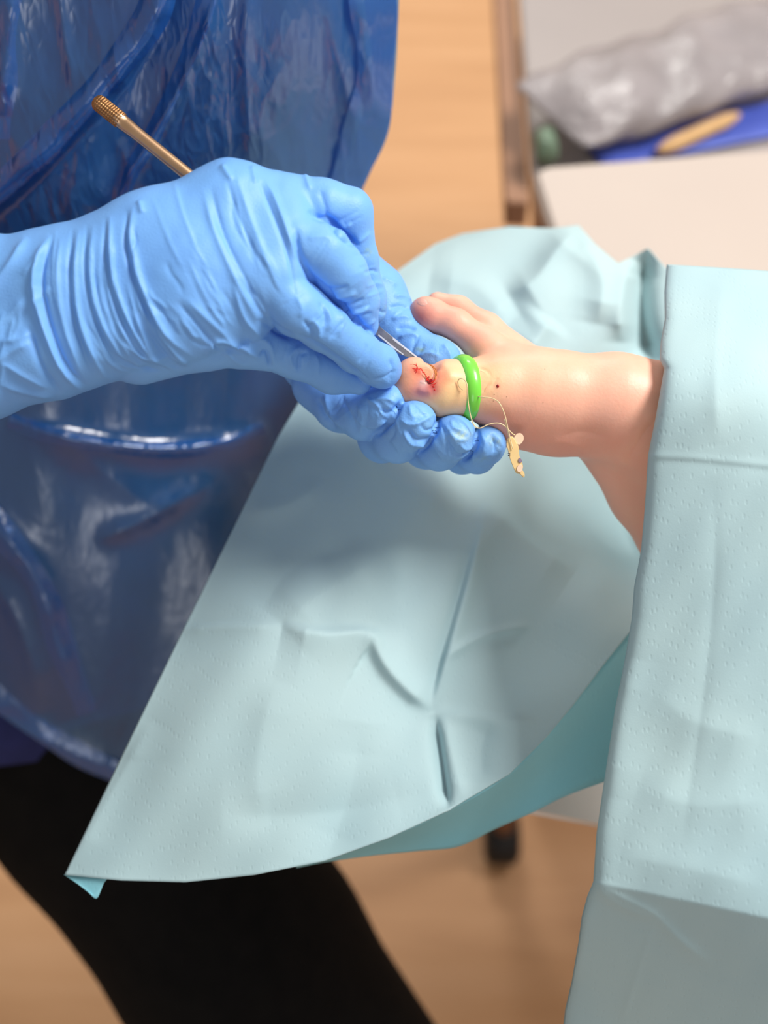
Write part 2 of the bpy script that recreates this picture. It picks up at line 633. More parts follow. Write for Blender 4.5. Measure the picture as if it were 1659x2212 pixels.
def floor_mat():
    m, nt, bs = new_mat('wood_effect_vinyl')
    n = noise(nt, 3.0, 5, 0.6, ((0.6, 6, 1), (0, 0, 0.5)), 0.6)
    r = ramp(nt, n.outputs[0], [(0.25, srgb(200, 150, 106)), (0.55, srgb(216, 166, 120)), (0.8, srgb(224, 176, 132))])
    nt.links.new(r.outputs[0], bs.inputs['Base Color'])
    bs.inputs['Roughness'].default_value = 0.42
    return m


M['floor'] = floor_mat()
M['wall'] = simple('painted_wall', srgb(226, 214, 200), srgb(230, 218, 206), 0.8, 3)

# ------------------------------------------------------------------ setting
tag(mk('floor', [(-4, -3, 0), (4, -3, 0), (4, 4, 0), (-4, 4, 0)], [(0, 1, 2, 3)], M['floor'], smooth=False), kind='structure')
tag(mk('wall_back', [(-4, 4, 0), (4, 4, 0), (4, 4, 2.8), (-4, 4, 2.8)], [(3, 2, 1, 0)], M['wall'], smooth=False), kind='structure')


def rbox(cx, cy, cz, sx, sy, sz, yaw=0.0, rc=0.0, seg=6, taper=1.0):
    """box with rounded vertical corners, centred at cx,cy, from cz up by sz"""
    out = []
    rc = max(rc, 0.0005)
    for qx, qy, a0 in ((1, 1, 0), (-1, 1, 90), (-1, -1, 180), (1, -1, 270)):
        for k in range(seg + 1):
            a = math.radians(a0 + 90 * k / seg)
            out.append((qx * (sx / 2 - rc) + rc * math.cos(a), qy * (sy / 2 - rc) + rc * math.sin(a)))
    n = len(out); V = []
    b = min(0.004, sz / 4, rc * 0.5)
    for z, inset in ((cz, b), (cz + b, 0), (cz + sz - b, 0), (cz + sz, b)):
        for x, y in out:
            f = 1 - inset / max(abs(x), abs(y), 1e-4)
            x2, y2 = x * f, y * f
            V.append((cx + x2 * math.cos(yaw) - y2 * math.sin(yaw), cy + x2 * math.sin(yaw) + y2 * math.cos(yaw), z))
    F = []
    for l in range(3):
        for j in range(n):
            k = (j + 1) % n
            F.append((l * n + j, l * n + k, (l + 1) * n + k, (l + 1) * n + j))
    F.append(tuple(range(n - 1, -1, -1))); F.append(tuple(3 * n + j for j in range(n)))
    return np.array(V), F


# ---- instrument trolley, upper right
YAW = math.radians(-1.5)
TZ = 0.70
corner = ray_plane(1152, 400, TZ)
ex = np.array([math.cos(YAW), math.sin(YAW), 0]); ey = np.array([-math.sin(YAW), math.cos(YAW), 0])


def trol(u, v, z):
    p = corner + ex * u + ey * v
    return np.array([p[0], p[1], z])


TW, TD = 0.62, 0.46
tc_ = trol(TW / 2, TD / 2, 0)
troot = empty('instrument_trolley', (tc_[0], tc_[1], 0))
tag(troot, 'grey instrument trolley with a brown side board, carrying wrapped packs', 'trolley')
V, F = rbox(tc_[0], tc_[1], TZ - 0.012, TW, TD, 0.012, YAW, 0.03); mk('tray_top', V, F, M['tray'], troot, False)
sb = trol(-0.013, TD / 2, 0)
V, F = rbox(sb[0], sb[1], TZ - 0.05, 0.022, TD, 0.03, YAW, 0.004); mk('side_board', V, F, M['brown'], troot, False)
bd = trol(TW / 2, TD / 2 + 0.015, 0)
V, F = rbox(bd[0], bd[1], TZ - 0.13, TW - 0.03, TD - 0.05, 0.115, YAW, 0.01); mk('cabinet_body', V, F, M['brown'], troot, False)
for u, v in ((0.2, 0.06), (TW - 0.05, 0.06), (0.2, TD - 0.05), (TW - 0.05, TD - 0.05)):
    p = trol(u, v, 0)
    Vw, Fw = tube([(p[0] - 0.014, p[1], 0.05), (p[0] - 0.01, p[1], 0.05), (p[0] + 0.01, p[1], 0.05), (p[0] + 0.014, p[1], 0.05)], [0.04, 0.05, 0.05, 0.04], 20)
    wh = mk('caster', Vw, Fw, M['rubber'], troot)
    Vw, Fw = tube([(p[0], p[1], 0.10), (p[0], p[1], TZ - 0.12)], 0.013, 14); mk('post', Vw, Fw, M['white'], troot)
    Vw, Fw = tube([(p[0], p[1], 0.06), (p[0], p[1], 0.112)], 0.016, 12); mk('fork', Vw, Fw, M['brown'], wh)


# ---- low white cabinet standing between the foot and the trolley
CZ = 0.80
cb = ray_plane(1150, 363, CZ); cy_ = math.radians(7)
cbc = cb + np.array([math.cos(cy_), math.sin(cy_), 0]) * 0.30 + np.array([math.sin(cy_), -math.cos(cy_), 0]) * 0.10
wroot = empty('white_cabinet', (cbc[0], cbc[1], 0))
tag(wroot, 'plain white cabinet top between the draped foot and the instrument trolley', 'cabinet')
V, F = rbox(cbc[0], cbc[1], CZ - 0.02, 0.60, 0.20, 0.02, cy_, 0.012); mk('worktop', V, F, M['cab'], wroot, False)
V, F = rbox(cbc[0] + 0.01, cbc[1], 0.04, 0.56, 0.17, CZ - 0.06, cy_, 0.008); mk('carcass', V, F, M['cab'], wroot, False)
V, F = rbox(cbc[0] + 0.01, cbc[1], 0.0, 0.52, 0.13, 0.04, cy_, 0.008); mk('plinth', V, F, M['brown'], wroot, False)


def pillow(a, b, wid, thick, z, puff, nu=40, nv=24, seed=0):
    """lumpy closed packet lying on the tray from a to b (u,v)"""
    r = np.random.default_rng(seed)
    a = np.array(a); b = np.array(b); d = b - a; L = np.linalg.norm(d); d /= L; nn = np.array([-d[1], d[0]])
    V = []
    ph = r.uniform(0, 6.28, 6)
    for i in range(nu):
        t = i / (nu - 1)
        prof = max(0.06, (1 - abs(2 * t - 1) ** 6))
        for j in range(nv):
            ang = 2 * math.pi * j / nv
            lum = 1 + puff * (math.sin(3 * ang + ph[0] + 5 * t) * 0.5 + math.sin(17 * t + ph[1] + 2 * ang) * 0.5 + 0.6 * math.sin(31 * t + 4 * ang + ph[2]))
            s = math.copysign(abs(math.cos(ang)) ** 0.8, math.cos(ang)); q = math.copysign(abs(math.sin(ang)) ** 0.9, math.sin(ang))
            uv = a + d * L * t + nn * s * wid / 2 * (0.9 + 0.1 * prof) * (1 + 0.3 * (lum - 1))
            zz = z + thick / 2 + q * thick / 2 * prof * (lum if q > 0 else 1)
            V.append(trol(uv[0], uv[1], max(zz, z)))
    F = []
    for i in range(nu - 1):
        for j in range(nv):
            k = (j + 1) % nv
            F.append((i * nv + j, (i + 1) * nv + j, (i + 1) * nv + k, i * nv + k))
    F.append(tuple(range(nv))); F.append(tuple((nu - 1) * nv + j for j in range(nv - 1, -1, -1)))
    return np.array(V), F


def tuv(px, py, z):
    p = ray_plane(px, py, z) - corner
    return np.array([p @ ex, p @ ey])


V, F = pillow(tuv(1185, 262, TZ + .03), tuv(1740, 62, TZ + .03), 0.125, 0.05, TZ + 0.0105, 0.16, 60, 32, 3)
tag(mk('plastic_pouch', V, F, M['bag'], None), 'clear crumpled plastic pouch lying on the grey trolley top', 'pouch')
V, F = pillow(tuv(1280, 330, TZ + .006), tuv(1740, 238, TZ + .006), 0.055, 0.008, TZ + 0.0008, 0.04, 30, 20, 5)
tag(mk('blue_packet', V, F, M['pouch_blue'], None), 'blue wrapped packet in front of the clear pouch on the trolley', 'packet')
V, F = pillow(tuv(1182, 348, TZ + .012), tuv(1174, 300, TZ + .012), 0.022, 0.03, TZ + 0.001, 0.05, 24, 16, 6)
tag(mk('green_packet', V, F, M['pouch_green'], None), 'small greyish-green packet at the rounded corner of the trolley top', 'packet')
p0 = trol(*tuv(1420, 326, TZ + .016), TZ + .016); p1 = trol(*tuv(1595, 250, TZ + .016), TZ + .017)
tt_ = np.linspace(0, 1, 16)[:, None]
V, F = tube(p0 + (p1 - p0) * tt_, 0.0075 * np.clip(np.sin(np.pi * np.linspace(0.08, 0.92, 16)) * 1.6, 0.3, 1), 12)
tag(mk('wooden_stick', V, F, M['wood']), 'tan wooden stick resting on the blue packet on the trolley', 'stick')

# ---- treatment couch under the drapes
DOWN = np.array([0, 0, -1.0])
q = [wld(c3(1000, 1718, -14)), wld(c3(1990, 1915, -14))]
zc = float(q[0][2])
pts = [ray_plane(1040, 1728, zc), ray_plane(1950, 1905, zc), ray_plane(1950, 1420, zc), ray_plane(1060, 1400, zc)]
pts[1] = pts[0] + (pts[1] - pts[0]) * (1.0 - pts[0][0]) / (pts[1][0] - pts[0][0])
pts[2] = np.array([pts[1][0], 0.29, zc]); pts[3] = np.array([0.09, 0.29, zc])
croot = empty('treatment_couch', (pts[1][0], pts[1][1], 0))
tag(croot, 'white treatment couch leg rest peeking out below the teal drapes', 'couch')
V = np.array(pts + [p + DOWN * 0.006 for p in pts]); F = [(0, 1, 2, 3), (7, 6, 5, 4), (0, 4, 5, 1), (1, 5, 6, 2), (2, 6, 7, 3), (3, 7, 4, 0)]
mk('leg_rest', V, F, M['white'], croot, False)
pc = (pts[1] + pts[2]) / 2 + np.array([-0.25, 0.05, 0])
V, F = rbox(pc[0], pc[1], 0.10, 0.10, 0.12, zc - 0.12, 0, 0.02); mk('column', V, F, M['white'], croot, False)
cw = ray_plane(1083, 1812, 0.03)
Vb, Fb = tube([(cw[0], min(cw[1], 0.27), 0.06), (cw[0], min(cw[1], 0.27), zc - 0.006)], 0.012, 12)
mk('support_post', Vb, Fb, M['brown'], croot)
V, F = tube([(cw[0] - 0.02, cw[1], 0.035), (cw[0] - 0.014, cw[1], 0.035), (cw[0] + 0.014, cw[1], 0.035), (cw[0] + 0.02, cw[1], 0.035)], [0.024, 0.032, 0.032, 0.024], 20)
mk('caster', V, F, M['rubber'], croot)

# ------------------------------------------------------------------ surgical drapes
# the drape under the foot
left = [(140, 1890), (270, 1620), (400, 1352), (520, 1110), (600, 945), (650, 862), (740, 700), (850, 592), (940, 528), (1000, 505)]
front = [(140, 1890), (260, 1902), (400, 1906), (550, 1890), (700, 1860), (840, 1810), (970, 1750), (1100, 1672), (1180, 1592), (1240, 1520), (1300, 1440), (1360, 1365), (1490, 1210)]
top = [(1000, 505), (1100, 490), (1190, 494), (1250, 487), (1285, 528), (1335, 570), (1375, 550), (1400, 536), (1440, 580), (1560, 640)]
right = [(1490, 1210), (1530, 900), (1560, 640)]
depth1 = TPS([(140, 1890, -3.2), (400, 1905, -2), (700, 1860, -1.6), (970, 1750, -2), (1100, 1680, -2.4), (1240, 1520, -3.6), (1360, 1365, -5.5),
              (1490, 1210, -9), (400, 1352, -5.5), (640, 880, -11.5), (740, 700, -15), (870, 580, -19), (1000, 503, -21), (1250, 487, -19.5),
              (1400, 536, -17.5), (1440, 580, -17), (1560, 640, -16), (600, 1500, -3.6), (940, 1530, -5.4), (850, 1200, -7), (850, 1000, -9.6),
              (1050, 1100, -9.6), (1200, 1050, -15), (1300, 1150, -16), (1390, 1180, -18), (1300, 1260, -9.5), (1200, 1400, -6.6), (1150, 800, -13.5), (1300, 700, -15), (1480, 900, -16),
              (270, 1620, -4.2), (620, 1350, -4.8), (800, 1380, -5.2), (700, 1130, -8)])
nu, nv = 340, 260
X, Y = coons(front, top, left, right, nu, nv)
folds1 = [
    ([(610, 1353), (700, 1368), (800, 1366), (830, 1400)], 0.42, 10, 60),
    ([(800, 1362), (828, 1430), (880, 1490), (935, 1532)], 0.40, 34, 14),
    ([(610, 1353), (680, 1290), (760, 1240), (820, 1205)], 0.30, 70, 60),
    ([(935, 1535), (960, 1440), (1000, 1300), (1035, 1170), (1050, 1100)], 0.32, 12, 20),
    ([(928, 1530), (945, 1450), (985, 1310), (1020, 1180)], -0.20, 12, 12),
    ([(950, 1430), (1000, 1395), (1060, 1368), (1150, 1350)], 0.16, 10, 12),
    ([(940, 1545), (955, 1640), (970, 1750)], -0.55, 8, 16),
    ([(955, 1545), (980, 1650), (1000, 1730)], 0.20, 22, 40),
    ([(940, 1540), (1000, 1545), (1080, 1552), (1160, 1556)], 0.14, 10, 26),
    ([(1040, 1090), (1100, 1140), (1180, 1200), (1240, 1240)], 0.55, 24, 60),
    ([(1000, 1100), (900, 1060), (800, 990), (740, 930)], 0.30, 30, 40),
    ([(560, 1330), (620, 1240), (700, 1200), (760, 1190)], -0.20, 50, 40),
    ([(150, 1880), (215, 1760), (260, 1680), (330, 1560)], 0.18, 24, 40),
    ([(570, 1780), (555, 1680), (570, 1560), (600, 1470)], 0.10, 34, 50),
    ([(380, 1360), (480, 1352), (610, 1352)], 0.14, 6, 20),
    ([(520, 1110), (620, 1090), (700, 1040)], 0.16, 30, 30),
    ([(700, 1870), (760, 1700), (780, 1560)], -0.18, 60, 60),
    ([(960, 1700), (800, 1740), (640, 1760), (480, 1760)], -0.2, 50, 60),
    ([(1100, 640), (1160, 600), (1200, 545), (1245, 492)], 0.9, 26, 60),
    ([(1190, 690), (1140, 760)], 0.5, 26, 40),
    ([(1245, 492), (1300, 600), (1290, 700)], 0.6, 40, 40),
    ([(1400, 538), (1385, 620), (1390, 720), (1420, 800)], -1.6, 24, 40),
    ([(1360, 560), (1345, 640), (1340, 740)], 0.8, 30, 24),
    ([(930, 600), (1030, 620), (1100, 700)], 0.5, 40, 60),
    ([(1060, 1560), (1040, 1620), (1045, 1690)], -0.15, 24, 40),
]
folds1 = [(f[0], f[1] * 1.5, f[2], f[3]) for f in folds1]
uu = np.linspace(0, 1, nu)[:, None]; vv = np.linspace(0, 1, nv)[None]
Z = depth1(X, Y) + fold_height(X, Y, folds1) - 1.1 * np.exp(-(uu * 16) ** 1.5) * np.clip(vv * 6, 0, 1) - 0.8 * np.exp(-(vv * 12) ** 1.4)
# soft billows of the sheet
Z = Z + 0.10 * np.sin(X / 61.0 + 1.1) * np.sin(Y / 83.0 + 0.4) + 0.05 * np.sin(X / 27 + Y / 44)
P = c3(X, Y, Z).reshape(-1, 3)
FC = grid_faces(nu, nv)
Vd = wld(P)
droot = empty('surgical_drape', base_of(Vd))
tag(droot, 'pale teal surgical drape spread out below the bare foot and gloved hands', 'drape')
mk('sheet', Vd, FC, M['drape'], droot, solid=0.0006)


def ruled(A, B, n, m, mat, parent, name, za, zb, bow=0.0):
    A = smooth_line(A, n); B = smooth_line(B, n)
    t = np.linspace(0, 1, m)[None, :, None]
    Q = A[:, None] * (1 - t) + B[:, None] * t
    za = za(A[:, 0], A[:, 1]); zz = za[:, None] * (1 - t[..., 0]) + (zb + 0 * za)[:, None] * t[..., 0] - bow * np.sin(np.pi * t[..., 0])
    zz = zz + 0.06 * np.sin(Q[..., 0] / 23 + Q[..., 1] / 31)
    return mk(name, wld(c3(Q[..., 0], Q[..., 1], zz).reshape(-1, 3)), grid_faces(n, m), mat, parent, solid=0.0005)


za1 = lambda x, y: depth1(x, y) + fold_height(x, y, folds1) - 0.9
f1 = ruled([(640, 1870), (700, 1858), (840, 1807), (970, 1746), (1100, 1668), (1180, 1588), (1240, 1514), (1300, 1434), (1380, 1338)],
           [(640, 1874), (700, 1862), (800, 1848), (900, 1838), (990, 1828), (1070, 1790), (1150, 1755), (1240, 1712), (1420, 1650)], 90, 14,
           M['drape_back'], droot, 'underside_flap', za1, -6.5, 0.5)
tag(f1, 'deeper teal reverse side of the drape')
f2 = ruled([(138, 1889), (180, 1893), (232, 1898)], [(196, 1930), (209, 1941), (224, 1908)], 14, 6, M['drape_back'], droot, 'underside_flap', za1, -3.6)
tag(f2, 'small turned-under corner')

# the drape over the leg
left2 = [(1205, 2330), (1222, 2180), (1236, 2120), (1250, 2040), (1258, 1980), (1270, 1935), (1283, 1905), (1290, 1800), (1303, 1710), (1330, 1530), (1352, 1420), (1366, 1335), (1371, 1268), (1386, 1190),
         (1394, 1100), (1398, 1040), (1401, 985), (1418, 900), (1436, 796), (1426, 776), (1428, 740), (1437, 690), (1436, 630), (1441, 572)]
top2 = [(1441, 572), (1540, 578), (1659, 586), (1860, 600), (2350, 640)]
bot2 = [(1205, 2330), (1500, 2345), (1860, 2365), (2350, 2400)]
right2 = [(2350, 2400), (2350, 1500), (2350, 640)]
depth2 = TPS([(1441, 572, -5), (1860, 600, -5), (1436, 796, 1.6), (1401, 985, 2.2), (1650, 800, 2.2), (1650, 985, 3.2), (1860, 900, 3), (1386, 1190, 2.2), (1650, 1200, 3.6),
              (1366, 1335, 2.2), (1330, 1530, 2.4), (1303, 1710, 3.0), (1600, 1500, 4.0), (1283, 1905, 3.6), (1600, 1960, 5.2), (1860, 1600, 4.4), (1860, 2020, 5.6),
              (1283, 2200, 3.0), (1860, 2300, 5), (2350, 640, -4), (2350, 850, 3.4), (2100, 800, 2.8), (2350, 1200, 4), (2350, 2300, 5)])
nu, nv = 240, 460
X, Y = coons(bot2, top2, left2, right2, nu, nv)
hem = np.interp(X, [1200, 1283, 1659, 1900], [1885, 1905, 1982, 2030])
below = np.clip(Y - hem, 0, None)
folds2 = [
    ([(1390, 985), (1480, 988), (1570, 996), (1700, 1010)], 0.05, 9, 12, True),
    ([(1390, 993), (1480, 997), (1570, 1005), (1700, 1019)], -0.04, 9, 14, True),
    ([(1540, 1030), (1545, 1150), (1540, 1300), (1520, 1500), (1490, 1700), (1470, 1850)], -0.05, 14, 18),
    ([(1560, 600), (1545, 800), (1550, 960)], 0.10, 22, 22),
    ([(1300, 1720), (1330, 1560), (1360, 1420)], 0.14, 16, 50),
    ([(1283, 1906), (1345, 1940), (1415, 1975), (1470, 2030), (1540, 2085)], 0.16, 10, 16),
    ([(1283, 1906), (1330, 1950), (1410, 1985)], 0.10, 8, 10),
    ([(1415, 1985), (1385, 2080), (1355, 2170), (1340, 2212)], 0.10, 7, 9),
    ([(1240, 2120), (1262, 2010), (1275, 1940)], 0.2, 20, 14),
    ([(1420, 1500), (1500, 1560), (1640, 1600)], 0.12, 40, 60),
    ([(1380, 1700), (1500, 1740), (1659, 1730)], 0.14, 50, 60),
    ([(1340, 1850), (1500, 1880), (1659, 1920)], 0.12, 40, 60),
]
Z = depth2(X, Y) - below * 0.016 + fold_height(X, Y, folds2)
Z = Z + 0.03 * np.sin(X / 47 + 0.3) * np.sin(Y / 59) + 0.02 * np.sin(X / 19 + Y / 33)
# the wavy, torn edge curls away a little
Z = Z - 0.5 * np.exp(-np.linspace(0, 1, nu)[:, None] * 110)
tag(mk('surgical_drape', wld(c3(X, Y, Z).reshape(-1, 3)), grid_faces(nu, nv), M['drape_leg'], solid=0.0006),
    'pale teal surgical drape covering the leg on the right, folded near its bottom', 'drape')

# ------------------------------------------------------------------ the clinician
NAVY_AX = []
person = empty('person', wld(c3(500, 2600, -60)) * np.array([1, 1, 0]))
tag(person, 'person in blue plastic apron, blue gloves and black trousers, operating with a scalpel', 'person')

# black trousers
tr = Blob([([(60, 1350, -38, 10), (250, 1680, -38, 9.6), (520, 2060, -36.5, 9.0), (880, 2560, -37, 8.2), (960, 3100, -62, 6.6), (900, 3500, -85, 5.8)], 2.0, 1.0),
           ([(60, 1350, -38, 10), (-380, 1750, -40, 9.4), (-700, 2250, -44, 8.4), (-560, 2900, -66, 6.6)], 2.0, 3.0),
           ([(-320, 1300, -38, 10), (60, 1350, -38, 10)], 2.0, 3.0)])
lo, hi = tr.bounds(1.5)
V, F = surface_nets(tr, lo, hi, 0.8)
mk('trousers', wld(V), F, M['black'], person)

# navy scrub top: stacked elliptical rings
rings = []
for py, dz, cx, rx, rz in ((-600, 2, 60, 18, 9), (-150, -6, 90, 18, 9), (150, -9, 110, 18.5, 9), (450, -13, 110, 18.5, 9.5), (800, -19, 90, 19, 10), (1150, -24, 80, 19.5, 10.5),
                           (1380, -25.5, 20, 19, 11), (1480, -25.2, -60, 17, 11.4), (1520, -25.4, -80, 16.6, 11)):
    cc = c3(cx, py, dz - rz - 1.5)
    a = np.linspace(0, 2 * np.pi, 72, endpoint=False)
    wob = 1 + 0.015 * np.sin(7 * a + py / 200) + 0.012 * np.sin(13 * a + py / 90)
    rings.append(cc + np.stack([rx * np.cos(a) * wob, 0.25 * rz * np.sin(a) * -1, rz * np.sin(a) * wob], -1))
chest = []
for t, rx, rz in ((78, 9, 7), (72, 17, 9), (62, 22, 11), (45, 21, 11.5), (25, 19.5, 11), (8, 18.5, 10)):
    cc = c3(80, -330, -14) + np.array([0, 0.616, 0.788]) * t - np.array([0, 0.788, -0.616]) * (t * -0.04)
    a = np.linspace(0, 2 * np.pi, 72, endpoint=False)
    chest.append(cc + np.outer(rx * np.cos(a), [1, 0, 0]) + np.outer(rz * np.sin(a), [0, -0.788, 0.616]))
rings = np.array(chest + rings[1:])
dense = []
for i in range(len(rings) - 1):
    for t in np.linspace(0, 1, 8, endpoint=False):
        dense.append(rings[i] * (1 - t) + rings[i + 1] * t)
dense.append(rings[-1])
R_ = np.array(dense); n1, n2 = R_.shape[:2]
F = [(i * n2 + j, (i + 1) * n2 + j, (i + 1) * n2 + (j + 1) % n2, i * n2 + (j + 1) % n2) for i in range(n1 - 1) for j in range(n2)]
mk('scrub_top', wld(R_.reshape(-1, 3)), F, M['navy'], person, solid=0.002)

# apron
left3 = [(-260, 1440), (-260, 900), (-260, 300), (-260, -160)]
right3 = [(345, 1722), (430, 1560), (560, 1250), (650, 1000), (690, 860), (740, 600), (772, 470), (786, 395), (822, 325), (848, 230), (857, 120), (862, 0), (864, -160)]
top3 = [(-260, -160), (300, -160), (864, -160)]
bot3 = [(-260, 1420), (-100, 1480), (0, 1532), (90, 1598), (160, 1640), (240, 1674), (345, 1722)]
depth3 = TPS([(-260, -160, -4), (300, -160, -3), (864, -160, -8), (864, 0, -10), (620, 0, -5.5), (300, 0, -5), (0, 0, -6), (500, 300, -8.5), (0, 400, -9.5), (840, 250, -13), (780, 400, -15.5),
              (300, 700, -14.5), (690, 860, -21), (0, 900, -16.5), (300, 1150, -20.5), (550, 1250, -24), (345, 1722, -28), (240, 1672, -27.5), (0, 1530, -25.5), (60, 1300, -21.5),
              (-260, 1440, -25), (-260, 700, -15), (640, 1000, -23)])
nu, nv = 300, 420
X, Y = coons(bot3, top3, left3, right3, nu, nv)
folds3 = [
    ([(375, -100), (345, 30), (285, 130), (225, 210), (120, 330), (0, 440), (-80, 500)], 1.5, 12, 95, True),
    ([(480, -60), (440, 80), (390, 190), (330, 300), (280, 380), (240, 450)], 0.9, 18, 12),
    ([(540, -60), (530, 100), (535, 240), (545, 360)], 0.6, 16, 16),
    ([(120, -60), (140, 80), (160, 200)], 0.4, 20, 14),
    ([(700, -60), (720, 80), (750, 200), (770, 330)], 0.5, 22, 16),
    ([(770, -60), (790, 100), (800, 250)], 0.6, 20, 14),
    ([(30, -60), (20, 100), (0, 250)], 0.8, 26, 26),
    ([(260, 300), (280, 390), (255, 440), (240, 500)], 0.5, 14, 10),
    ([(20, 905), (140, 942), (330, 968), (480, 955), (580, 915)], 1.1, 16, 40),
    ([(120, 930), (200, 1000), (330, 1090), (420, 1060)], 0.5, 40, 40),
    ([(200, 1170), (300, 1130), (400, 1075), (460, 1040)], 0.8, 26, 22),
    ([(-60, 1060), (40, 1190), (95, 1280), (130, 1400), (190, 1540)], 1.6, 22, 80),
    ([(-20, 1240), (30, 1330), (70, 1440), (90, 1540)], 0.9, 24, 24),
    ([(40, 1570), (150, 1625), (260, 1670)], 0.5, 30, 20),
    ([(620, 120), (560, 260), (600, 360)], 0.3, 20, 20),
]
folds3 = [(f[0], f[1] * 0.65, f[2], f[3]) + tuple(f[4:]) for f in folds3]
Z = depth3(X, Y) + fold_height(X, Y, folds3)
Z = Z + 0.22 * np.sin(X / 70 + 0.5 * np.sin(Y / 130)) + 0.12 * np.sin(X / 31 + Y / 210)
crum = 0.36 + 0.64 * np.exp(-((X - 470) / 110) ** 2 - ((Y - 190) / 200) ** 2) + 0.5 * np.exp(-((X - 150) / 120) ** 2 - ((Y - 440) / 60) ** 2)
crum = np.clip(crum * np.where(Y > 700, np.clip(1 - (Y - 700) / 200, 0.45, 1), 1), 0, 1)
apron = mk('apron', wld(c3(X, Y, Z).reshape(-1, 3)), grid_faces(nu, nv), M['apron'], person, attrs={'crumple': crum.ravel()})
tag(apron, 'translucent blue polythene apron')
zap = lambda x, y: depth3(x, y) + fold_height(x, y, folds3)


def pleat(pts, w0, w1, lift, n=60, m=8):
    lift *= 0.45
    L = smooth_line(pts, n)
    T = np.gradient(L, axis=0); T /= np.linalg.norm(T, axis=1, keepdims=True)
    N = np.stack([-T[:, 1], T[:, 0]], -1)
    s = np.linspace(-1, 1, m)[None, :, None]
    w = np.linspace(w0, w1, n)[:, None, None] * (1 + 0.15 * np.sin(np.arange(n) / 5.0))[:, None, None]
    Q = L[:, None] + N[:, None] * s * w
    wav = 0.05 * np.sin(Q[..., 1] / 17)
    z = zap(Q[..., 0], Q[..., 1])
    zt = z + lift * (1 - 0.75 * s[..., 0] ** 2) + wav
    zb = z + 0.55 * lift * (1 - 0.6 * s[..., 0] ** 2) + wav
    Vp = np.vstack([c3(Q[..., 0], Q[..., 1], zt).reshape(-1, 3), c3(Q[..., 0], Q[..., 1], zb).reshape(-1, 3)])
    gf = grid_faces(n, m)
    return mk('pleat', wld(Vp), np.vstack([gf[:, ::-1], gf + n * m]), M['apron'], apron, attrs={'crumple': np.full(2 * n * m, 0.4)})


pleat([(352, -60), (330, 30), (262, 130), (200, 205), (95, 320), (-20, 425), (-90, 480)], 34, 30, 0.5)
pleat([(340, -60), (320, 30), (250, 130), (188, 205), (83, 320), (-30, 425), (-90, 475)], 26, 24, 0.9)
pleat([(462, -60), (425, 70), (380, 180), (330, 290), (285, 370), (262, 440), (246, 500)], 20, 15, 0.5)
pleat([(-60, 1080), (45, 1200), (100, 1290), (135, 1400), (190, 1540)], 30, 26, 0.6)
pleat([(20, 908), (140, 946), (330, 972), (480, 958), (570, 922)], 16, 16, 0.5)
pleat([(800, -60), (812, 100), (800, 240), (762, 360), (730, 440)], 46, 40, 0.5)
pleat([(815, -60), (828, 100), (815, 240), (778, 360), (745, 440)], 30, 26, -0.9)
pleat([(10, -60), (5, 120), (-5, 300)], 34, 30, 0.6)
pleat([(-100, 1440), (0, 1512), (90, 1578), (170, 1628), (250, 1668), (330, 1706)], 24, 22, 0.4)

# ---- gloves
BLUE = np.array(srgb(122, 178, 244)[:3])
DEEP = np.array(srgb(98, 158, 236)[:3])
STAIN = np.array(srgb(140, 176, 150)[:3])


def pigment_glove(V, spots):
    X, Y = to_px(V)
    t = 0.5 + 0.25 * np.sin(X / 90.0 + Y / 140) + 0.25 * np.sin(Y / 61 - X / 170)
    C = BLUE[None] * (1 - 0.25 * t[:, None]) + DEEP[None] * 0.25 * t[:, None]
    for sx, sy, rx, ry, a, colr in spots:
        w = a * np.exp(-((X - sx) / rx) ** 2 - ((Y - sy) / ry) ** 2)
        w = w * np.clip(0.7 + 0.5 * np.sin(X / 3.1) * np.sin(Y / 2.7 + X / 9), 0, 1)
        C = C * (1 - w[:, None]) + np.array(colr)[None] * w[:, None]
    return C


def glove(blob, h, folds, spots, label, cut=None):
    lo, hi = blob.bounds(0.4)
    V, F = surface_nets(blob, lo, hi, h)
    V = relax(V, F, 2, 0.5)
    N = vnormals(V, F)
    X, Y = to_px(V)
    face = np.clip(N[:, 2] * 2.0 + 0.35, 0, 1)
    H = fold_height(X, Y, folds) * face
    H += 0.012 * np.sin(X / 13 + 1.3 * np.sin(Y / 21)) * np.sin(Y / 17 + X / 31)
    V = V + N * H[:, None]
    o = mk('glove', wld(V), F, M['glove'], person, attrs={'pigment': pigment_glove(V, spots)})
    tag(o, label)
    return o


